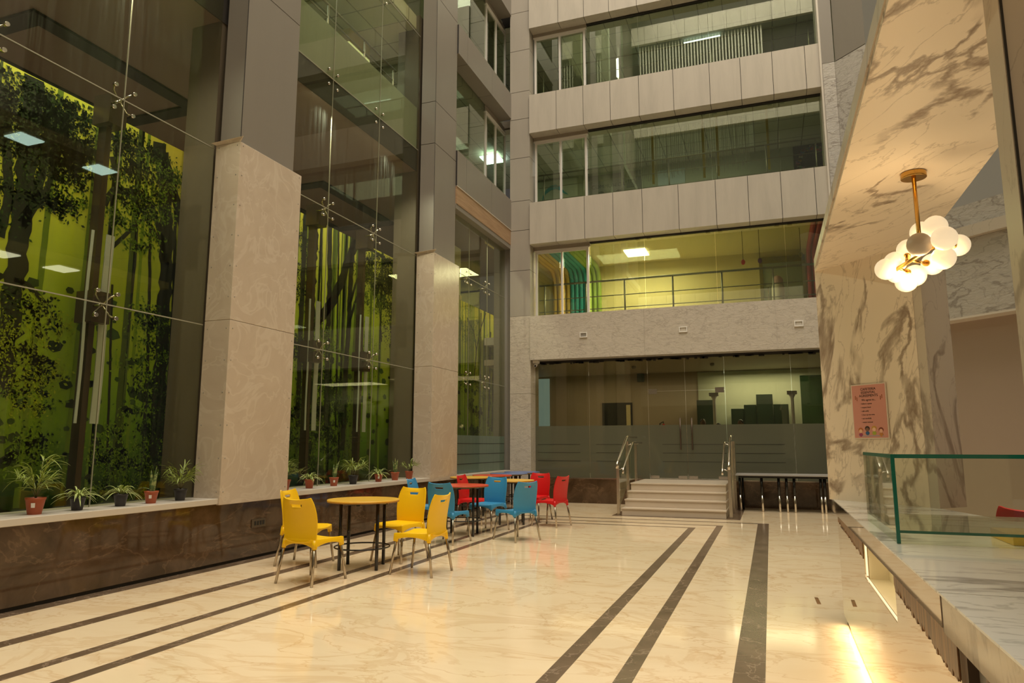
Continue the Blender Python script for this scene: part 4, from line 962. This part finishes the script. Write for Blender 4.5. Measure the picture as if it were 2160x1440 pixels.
# poster on the portal leg (45 degree plane)
t = thing('notice_poster', 'pink cafeteria agreements notice taped to the marble portal leg', 'poster', (.7475, 6.1405, 1.66), R(-45))
PY = -.006
M['pink'] = mat('pink_paper', (.60, .27, .22), .45); M['ink'] = mat('dark_ink', (.02, .012, .012), .6); M['paper_edge'] = mat('laminate_edge', (.7, .6, .5), .3)
MB().box(-.156, .156, PY, -.001, -.215, .215).build('laminate', 'paper_edge', t)
MB().box(-.148, .148, PY - .001, PY, -.207, .207).build('pink_sheet', 'pink', t)
for i, ln in enumerate(('CAFETERIA', 'ESSENTIAL', 'AGREEMENTS')):
    text('heading', ln, .0275, 'ink', t, (0, PY - .0015, .165 - .026 * i), (R(90), 0, 0), ext=.0006)
text('subheading', 'We agree to...', .022, 'ink', t, (0, PY - .0015, .082), (R(90), 0, 0), ext=.0006)
for i, ln in enumerate(('follow a queue', 'respect food', 'talk softly', 'clean up our area', 'eat mindfully', 'waste minimal')):
    text('list_line', '\u2022 ' + ln, .0155, 'ink', t, (-.075, PY - .0015, .055 - .029 * i), (R(90), 0, 0), 'LEFT', .0005)
HC = [(.45, .12, .03), (.03, .015, .01), (.55, .3, .04), (.2, .04, .02)]; SC = [(.75, .45, .3), (.22, .1, .06), (.8, .5, .35), (.75, .42, .3)]; TC = [(.3, .05, .12), (.03, .1, .25), (.35, .4, .05), (.5, .2, .05)]
for i in range(4):
    x = -.09 + .06 * i; z = -.155 + (.012 if i in (1, 2) else 0)
    s = MB(); s.ball((x, PY - .001, z + .008), .022, .001, .020, 14, 8, 0); s.ball((x, PY - .002, z), .016, .001, .015, 14, 8, 1); s.ball((x, PY - .0015, z - .028), .018, .001, .016, 14, 8, 2)
    s.build('child_drawing', [mat('hair_%d' % i, HC[i]), mat('skin_%d' % i, SC[i]), mat('top_%d' % i, TC[i])], t)
MB().box(-.11, .11, PY - .002, PY - .001, -.195, -.19).build('table_drawing', mat('table_blue', (.3, .35, .45)), t)
for sx in (-1, 1):
    s = MB(); s.box(sx * .105 - .003, sx * .105 + .003, PY - .002, PY - .001, .085, .115); s.box(sx * .118 - .003, sx * .118 + .003, PY - .002, PY - .001, .095, .125); s.build('cutlery_drawing', mat('cutlery', (.3, .08, .03)), t)

# floor marks near the counter
for (x, y) in ((.33, 7.16), ):
    tag(MB().hexa([(x - .012, y - .15, .0), (x + .02, y - .15, .0), (x + .01, y + .13, .0), (x - .02, y + .13, .0), (x - .012, y - .15, .003), (x + .02, y - .15, .003), (x + .01, y + .13, .003), (x - .02, y + .13, .003)]).build('floor_hinge', 'rust'), 'small brown metal strip set in the floor near the mirrored counter', 'floor strip')

# ------------------------------------------------------------------ chairs
def make_chair(color, label, group):
    t = thing('plastic_chair', label, 'chair', (0, 0, 0), 0, group); mm = M[color]
    # seat: saddle top with rolled skirt
    s = MB(); nx_, ny_ = 14, 14
    def outl(u, v):  # u,v in -1..1 -> rounded square
        w_ = .215 - .012 * v * -1; x = u * w_; y = v * .225 + .01
        k = max(0, abs(u) + abs(v) - 1.55) * .10
        return x * (1 - k), y * (1 - k * .8)
    idx = {}
    for i in range(nx_ + 1):
        for j in range(ny_ + 1):
            u = -1 + 2 * i / nx_; v_ = -1 + 2 * j / ny_; x, y = outl(u, v_)
            z = .448 - .018 * (1 - u * u) * (1 - max(0, -v_) ** 2) * 1 - .02 * max(0, v_ - .55) ** 2 * 4 * .5
            idx[i, j] = len(s.v); s.v.append((x, y, z))
    for i in range(nx_):
        for j in range(ny_): s.face([idx[i, j], idx[i + 1, j], idx[i + 1, j + 1], idx[i, j + 1]], 0, True)
    ring = [(i, 0) for i in range(nx_)] + [(nx_, j) for j in range(ny_)] + [(i, ny_) for i in range(nx_, 0, -1)] + [(0, j) for j in range(ny_, 0, -1)]
    low = []
    for (i, j) in ring:
        u = -1 + 2 * i / nx_; v_ = -1 + 2 * j / ny_; c = min(abs(u), abs(v_))
        x, y, z = s.v[idx[i, j]]; a = .045 + .050 * c ** 2.2
        low.append(len(s.v)); s.v.append((x * 1.015 + (.006 if abs(u) > .9 else 0) * (1 if u > 0 else -1), y * 1.01, .448 - a))
    K = len(ring)
    for k in range(K): s.face([idx[ring[k]], low[k], low[(k + 1) % K], idx[ring[(k + 1) % K]]], 0, True)
    o = s.build('seat', mm, t); md = o.modifiers.new('s', 'SOLIDIFY'); md.thickness = .010; md.offset = -1
    md = o.modifiers.new('b', 'BEVEL'); md.width = .006; md.segments = 2; md.limit_method = 'ANGLE'; md.angle_limit = R(50)
    # backrest
    zs = [.355, .385, .41, .44, .47, .52, .58, .64, .70, .745, .768, .798, .82, .845, .862]
    wd = [.232, .228, .222, .216, .213, .216, .221, .223, .221, .216, .212, .207, .200, .190, .178]
    us = [-1, -.93, -.8, -.6, -.42, -.36, -.15, .15, .36, .42, .6, .8, .93, 1]
    s = MB(); idx = {}
    for j, (z, wv) in enumerate(zip(zs, wd)):
        for i, u in enumerate(us):
            h = (z - .36) / .5; y = -.205 - .015 * h - .075 * h * h + .030 * u * u * (.3 + h) + .012 * math.sin(h * PI)
            zz = z
            if j <= 1: zz = z + (.045 if j == 0 else .025) * (1 - abs(u) ** 3)
            if j == len(zs) - 1: zz = z - .018 * (1 - u * u) + (.004 if abs(u) > .9 else 0)
            if j == len(zs) - 2: zz = z - .012 * (1 - u * u)
            uu = u * (1 - .0 if not (10 <= j <= 11 and abs(u) < .4) else (1.0 if j == 11 else .8))
            idx[i, j] = len(s.v); s.v.append((uu * wv, y - (.0 if 3 < j else .004), zz))
    for j in range(len(zs) - 1):
        for i in range(len(us) - 1):
            if j == 10 and 5 <= i <= 7: continue
            s.face([idx[i, j], idx[i, j + 1], idx[i + 1, j + 1], idx[i + 1, j]], 0, True)
    o = s.build('backrest', mm, t); md = o.modifiers.new('s', 'SOLIDIFY'); md.thickness = .013; md.offset = 0
    md = o.modifiers.new('b', 'BEVEL'); md.width = .004; md.segments = 2; md.limit_method = 'ANGLE'; md.angle_limit = R(50)
    s = MB(); s.tube([(.175 * math.cos(a), -.226 - .010 * (1 - math.sin(-a)) * 0, .452 + .035 * math.sin(a)) for a in [PI + PI * k / 16 for k in range(17)]], .005, 6)
    s.build('back_ridge', mm, t)
    for sx in (-1, 1):
        for (y0, y1) in ((-.195, -.262), (.195, .255)):
            s = MB(); s.tube([(sx * .196, y0, .42), (sx * .238, y1, .0)], .0145, 12); o = s.build('leg', 'leg_steel', t)
            s = MB(); s.tube([(sx * .1935, y0 - (.003 if y0 < 0 else 0), .44), (sx * .2035, y0 + (y1 - y0) * .16, .352)], .021, 12); s.build('leg_socket', mm, o)
    return t
chairs = {}
def chair(color, x, y, heading, label, group, z=0):
    if color not in chairs: chairs[color] = o = make_chair(color, label, group)
    else: o = copy_tree(chairs[color])
    o.location = (x, y, z); o.rotation_euler = (0, 0, R(heading - 90)); o['label'] = label; o['group'] = group
gy, gb, gr_ = 'yellow chairs round the nearest table', 'blue chairs round the red table', 'red chairs round the middle yellow table'
chair('yellow', -4.545, 6.35, 84, 'yellow plastic chair nearest the camera, its back turned to it', gy)
chair('yellow', -5.27, 7.22, 10, 'yellow plastic chair farthest left, beside the low brown wall', gy)
chair('yellow', -4.36, 7.87, -101, 'yellow plastic chair behind the nearest table, facing the camera', gy)
chair('yellow', -3.70, 7.17, 178, 'yellow plastic chair at the right side of the nearest table', gy)
chair('blue', -4.46, 9.47, 84, 'blue plastic chair with its back to the camera at the red table', gb)
chair('blue', -5.20, 10.2, 8, 'blue plastic chair at left of the red table by the sill', gb)
chair('blue', -4.43, 10.95, -103, 'blue plastic chair behind the red table, facing the camera', gb)
chair('blue', -3.62, 10.07, 150, 'blue plastic chair at the right side, turned to the red table', gb)
chair('red', -3.66, 11.98, 164, 'red plastic chair farthest right, in open floor', gr_)
chair('red', -4.24, 12.80, -101, 'red plastic chair facing the camera behind the middle yellow table', gr_)
chair('red', -5.02, 11.72, 0, 'red plastic chair at left, half hidden behind a blue one', gr_)
# red and yellow chairs stored behind the counter
struct(B(1.2, 3.2, 4.6, 6.7, 0, .13).build('floor_servery', 'grey_plastic'), 'raised floor behind the serving counter')
chair('red', 1.70, 5.72, 58, 'red plastic chair behind the serving counter, seen through the display glass', 'chairs behind the counter', .13)

# ------------------------------------------------------------------ round tables
def make_table(color, label, group):
    t = thing('round_table', label, 'table', (0, 0, 0), 0, group)
    s = MB(); s.lathe([(.412, .751), (.416, .755), (.416, .765), (.412, .770)], (0, 0, 0), 48, 0); s.m[-1] = 0; s.build('tabletop', M['top_' + color], t)
    s = MB(); s.lathe([(.414, .742), (.414, .7505)], (0, 0, 0), 48); s.build('top_edge', 'edge', t)
    s = MB(); s.box(-.29, .29, -.02, .02, .712, .742); s.box(-.02, .02, -.29, .29, .712, .742); s.torus((0, 0, .73), .27, .012); s.build('top_frame', 'black', t)
    for k in range(4):
        a = PI / 4 + k * PI / 2; x, y = .297 * math.cos(a), .297 * math.sin(a)
        s = MB(); s.tube([(x, y, .735), (x, y, 0)], .0195, 14); s.build('leg', 'black', t)
    s = MB(); s.torus((0, 0, .235), .315, .009); s.build('foot_ring', 'black', t)
    return t
tabs = {}
gt = 'round cafeteria tables'
for (color, x, y, rz, lab) in (('yellow', -4.50, 7.235, 20, 'round yellow table nearest the camera with four yellow chairs'), ('red', -4.62, 10.32, 14, 'round red table among the blue chairs'), ('yellow', -4.43, 12.05, 22, 'round yellow table behind the right blue chair, by the red chairs'),
                               ('yellow', -5.60, 12.92, 12, 'round yellow table in the back row beside the far pillar'), ('red', -5.52, 13.85, 12, 'round red table in the back row by the low wall'), ('blue', -5.50, 14.80, 30, 'round blue table, nearer of the two in the back row'), ('blue', -5.52, 15.75, 30, 'round blue table in the far corner of the back row')):
    if color not in tabs: tabs[color] = o = make_table(color, lab, gt)
    else: o = copy_tree(tabs[color])
    o.location = (x, y, 0); o.rotation_euler = (0, 0, R(rz)); o['label'] = lab

# ------------------------------------------------------------------ plants on the sill
def pot(t, color, r, h, sticker):
    s = MB(); s.lathe([(r * .66, 0), (r * .93, h * .86), (r * .98, h * .86), (r, h), (r * .93, h), (r * .9, h * .9)], (0, 0, 0), 26, 0, False)
    s.poly([(r * .66 * math.cos(-a), r * .66 * math.sin(-a), 0) for a in [2 * PI * k / 26 for k in range(26)]])
    o = s.build('pot', 'black_pot' if color == 'black' else 'terracotta', t)
    s = MB(); s.lathe([(.001, h * .9), (r * .91, h * .89)], (0, 0, 0), 26, 0, False); s.build('soil', 'soil', t)
    if sticker is not None:
        a = sticker; ca, sa = math.cos(a), math.sin(a); rr_ = r * .89
        def P(da, z): rr2 = r * (.66 + .27 * z / (.86 * h)) + .002; return (rr2 * math.cos(a + da), rr2 * math.sin(a + da), z)
        s = MB()
        for k in range(4): s.poly([P(-.22 + .11 * k, h * .42), P(-.11 + .11 * k, h * .42), P(-.11 + .11 * k, h * .70), P(-.22 + .11 * k, h * .70)], 0, True)
        s.build('sticker', 'white', t)
def blade(s, base, az, ln, rise, droop, wd, n=8, fold=.25, m=0):
    """arching leaf strip"""
    d = Vector((math.cos(az), math.sin(az), 0)); side = Vector((-d.y, d.x, 0)); prev = None
    for k in range(n + 1):
        u = k / n; p = Vector(base) + d * (ln * (u * math.cos(rise) )) + Vector((0, 0, ln * (u * math.sin(rise) - droop * u * u)))
        w_ = wd * (math.sin(PI * min(1, .12 + .88 * u)) ** .6 if u < 1 else 0.02)
        up = Vector((0, 0, wd * fold))
        c = [p - side * w_ / 2 + up, p, p + side * w_ / 2 + up]
        i0 = len(s.v); s.v += [tuple(q) for q in c]
        if prev is not None:
            s.face([prev, prev + 1, i0 + 1, i0], m, True); s.face([prev + 1, prev + 2, i0 + 2, i0 + 1], m, True)
        prev = i0
def plant(kind, color, y, ph, size, label, sticker=None, seed=0, x=-6.30, z=.775):
    rnd = random.Random(seed + 100)
    t = thing('potted_' + {'palm': 'palm', 'spider': 'spider_plant', 'snake': 'snake_plant'}[kind], label, 'plant', (x, y, z), 0, 'potted plants on the sill')
    r = ph * .56; pot(t, color, r, ph, sticker)
    s = MB()
    if kind == 'spider':
        for k in range(42):
            az = rnd.uniform(0, 2 * PI); ln = size * rnd.uniform(.75, 1.25); rise = R(rnd.uniform(28, 78))
            blade(s, (rnd.uniform(-.012, .012), rnd.uniform(-.012, .012), ph * .9), az, ln, rise, rnd.uniform(.5, .9), .014, 9)
        s.build('foliage', 'spider_leaf', t)
    elif kind == 'snake':
        for k in range(5):
            az = rnd.uniform(0, 2 * PI); h = size * (1.0, .8, .9, .55, .45)[k]; n = 9; prev = None; tw = rnd.uniform(0, PI); lean = rnd.uniform(.05, .22)
            for q in range(n + 1):
                u = q / n; w_ = .042 * (math.sin(PI * (.18 + .80 * u)) ** .8 if u < 1 else .03); a = tw + .5 * u
                p = Vector((math.cos(az) * (.02 + lean * h * u * u), math.sin(az) * (.02 + lean * h * u * u), ph * .88 + h * u)); sd = Vector((math.cos(a), math.sin(a), 0)); nn = Vector((-sd.y, sd.x, 0)) * .005
                i0 = len(s.v); s.v += [tuple(p - sd * w_ / 2), tuple(p + nn), tuple(p + sd * w_ / 2), tuple(p - nn)]
                if prev is not None:
                    for e_ in range(4): s.face([prev + e_, prev + (e_ + 1) % 4, i0 + (e_ + 1) % 4, i0 + e_], 0, True)
                prev = i0
        blade(s, (0, 0, ph), rnd.uniform(0, 6), size * .7, R(35), .5, .02)
        s.build('foliage', 'snake', t)
    else:
        st = MB()
        for k in range(11 if size > .3 else 7):
            az = 2 * PI * k / 11 * 1.9 + rnd.uniform(-.3, .3); ln = size * rnd.uniform(.75, 1.15); rise = R(rnd.uniform(50, 84)); droop = rnd.uniform(.18, .55)
            d = Vector((math.cos(az), math.sin(az), 0)); P_ = []
            for q in range(9):
                u = q / 8; P_.append(Vector((0, 0, ph * .88)) + d * (ln * u * math.cos(rise)) + Vector((0, 0, ln * (u * math.sin(rise) - droop * u ** 2.4))))
            st.tube(P_, .003, 5, r1=.0012)
            for q in range(3, 9):
                for sd in (-1, 1):
                    blade(s, P_[q] + (P_[q - 1] - P_[q]) * rnd.random(), az + sd * R(rnd.uniform(14, 38)), ln * rnd.uniform(.34, .50), R(rnd.uniform(20, 60)), rnd.uniform(.15, .6), .009 + .007 * size, 5)
            blade(s, P_[-1], az, ln * .3, R(-10), .6, .014, 5)
        st.build('stems', 'stem', t); s.build('fronds', 'leaf', t)
plant('palm', 'terracotta', 4.60, .15, .42, 'large palm in a terracotta pot, nearest on the left sill', -.85, 1)
plant('spider', 'black', 5.02, .125, .25, 'striped spider plant in a black pot, beside the largest palm', None, 2)
plant('spider', 'black', 5.50, .125, .25, 'striped spider plant in a black pot, left of the tall snake plant', None, 3)
plant('snake', 'terracotta', 5.88, .13, .27, 'snake plant in a terracotta pot with white sticker, before the nearest pillar', -.9, 4)
plant('palm', 'black', 6.28, .13, .36, 'palm in a black pot leaning against the nearest pillar', None, 5)
plant('palm', 'terracotta', 8.10, .15, .34, 'palm in a terracotta pot half hidden behind the nearest pillar', None, 6)
plant('spider', 'terracotta', 8.66, .13, .25, 'striped spider plant in a terracotta pot, right of the nearest pillar', None, 7)
plant('snake', 'terracotta', 9.27, .13, .26, 'snake plant in a terracotta pot with white sticker, behind the yellow table', -.9, 8)
plant('palm', 'black', 9.80, .14, .40, 'palm in a black pot at the middle of the second window', None, 9)
plant('spider', 'terracotta', 10.58, .13, .25, 'striped spider plant in a terracotta pot above the facing yellow chair', -1.0, 10)
plant('snake', 'terracotta', 11.14, .14, .27, 'narrow leaved plant in a terracotta pot, second from the far pillar', None, 11)
plant('palm', 'terracotta', 11.66, .14, .30, 'small palm in a terracotta pot, closest to the far pillar', None, 12)

# ------------------------------------------------------------------ people in the hall behind the frosted glass
M['skin'] = mat('skin', (.30, .16, .09), .5); M['hair'] = mat('black_hair', (.012, .008, .006), .4)
def skin_mesh(name, verts, edges, radii, mm, parent, sub=2):
    me = bpy.data.meshes.new(name); me.from_pydata(verts, edges, []); o = bpy.data.objects.new(name, me); C.objects.link(o); o.parent = parent
    me.materials.append(M[mm] if isinstance(mm, str) else mm)
    md = o.modifiers.new('skin', 'SKIN'); md.use_smooth_shade = True
    for i, r in enumerate(radii): me.skin_vertices[0].data[i].radius = (r if isinstance(r, tuple) else (r, r))
    me.skin_vertices[0].data[0].use_root = True
    sd = o.modifiers.new('sub', 'SUBSURF'); sd.levels = sub; sd.render_levels = sub
    return o
def person(x, y, rz, H, top, trouser, label, lift=0):
    t = thing('person', label, 'person', (x, y, .58), rz); k = H / 1.7
    V = [(0, 0, .95), (0, 0, 1.15), (0, 0, 1.36), (0, 0, 1.46), (0, .01, 1.56),
         (.17, 0, 1.38), (.22, .02, 1.12), (.20, .14 + lift, .95 + lift), (.19, .2 + lift, .90 + lift), (-.17, 0, 1.38), (-.22, .02, 1.12), (-.20, .12, .93), (-.19, .17, .87),
         (.09, 0, .88), (.10, .01, .48), (.10, -.01, .08), (.10, .12, .04), (-.09, 0, .88), (-.10, .01, .48), (-.10, -.01, .08), (-.10, .12, .04)]
    E_ = [(0, 1), (1, 2), (2, 3), (3, 4), (2, 5), (5, 6), (6, 7), (7, 8), (2, 9), (9, 10), (10, 11), (11, 12), (0, 13), (13, 14), (14, 15), (15, 16), (0, 17), (17, 18), (18, 19), (19, 20)]
    Rr = [(.13, .10), (.115, .09), (.12, .085), .05, .05, .05, .04, .032, .03, .05, .04, .032, .03, .075, .05, .035, .03, .075, .05, .035, .03]
    V = [tuple(c * k for c in v) for v in V]
    skin_mesh('body', V, E_, Rr, 'skin', t)
    hd = MB(); hd.ball((0, .015 * k, 1.62 * k), .075 * k, .09 * k, .105 * k, 20, 14); hd.ball((0, .108 * k, 1.61 * k), .011, .016, .016, 8, 6)
    for sx in (-1, 1): hd.ball((sx * .076 * k, 0, 1.62 * k), .012, .02, .03, 8, 6)
    for sx in (-1, 1):
        for f_ in range(5):
            bx_, by_, bz_ = (.19 * k, (.2 + lift) * k, (.90 + lift) * k) if sx > 0 else (-.19 * k, .17 * k, .87 * k)
            o_ = (f_ - 2) * .016; hd.tube([(bx_ + o_, by_ + .01, bz_ - .01), (bx_ + o_, by_ + .045, bz_ - .035), (bx_ + o_, by_ + .055, bz_ - .065 - .006 * (2 - abs(f_ - 2)))], .008, 6)
    hd.build('head_and_fingers', 'skin', t)
    fe = MB()
    for sx in (-1, 1): fe.ball((sx * .03 * k, .098 * k, 1.635 * k), .009, .005, .006, 8, 6)
    fe.box(-.02 * k, .02 * k, .096 * k, .104 * k, 1.565 * k, 1.572 * k); fe.build('eyes_and_mouth', 'hair', t)
    hr = MB(); hr.ball((0, -.012 * k, 1.65 * k), .085 * k, .095 * k, .095 * k, 20, 12); hr.ball((0, -.06 * k, 1.55 * k), .07 * k, .05 * k, .12 * k, 16, 10); hr.build('hair', 'hair', t)
    idx_ = [0, 1, 2, 3, 5, 6, 9, 10]; mp = {v: i for i, v in enumerate(idx_)}
    skin_mesh('shirt', [V[i] for i in idx_], [(mp[a], mp[b]) for a, b in E_ if a in mp and b in mp], [(.15, .12), (.13, .105), (.135, .10), .06, .065, .055, .065, .055], top, t)
    idx_ = [0, 13, 14, 15, 17, 18, 19]; mp = {v: i for i, v in enumerate(idx_)}
    skin_mesh('trousers', [V[i] for i in idx_], [(mp[a], mp[b]) for a, b in E_ if a in mp and b in mp], [(.14, .115), .092, .068, .055, .092, .068, .055], trouser, t)
M['shirt_pale'] = mat('pale_shirt', (.62, .58, .42), .7); M['shirt_red'] = mat('maroon_top', (.22, .05, .06), .7); M['shirt_dark'] = mat('dark_top', (.07, .07, .08), .7); M['trouser'] = mat('dark_trousers', (.03, .035, .05), .7)
person(-1.55, 18.0, R(200), 1.42, 'shirt_pale', 'trouser', 'dark haired person in a pale shirt standing behind the door glass')
person(-1.22, 18.5, R(120), 1.33, 'shirt_dark', 'trouser', 'dark haired person in a dark top, middle one behind the frosted glass')
person(-.66, 18.0, R(160), 1.39, 'shirt_red', 'trouser', 'dark haired person in a maroon top, right one behind the frosted glass')
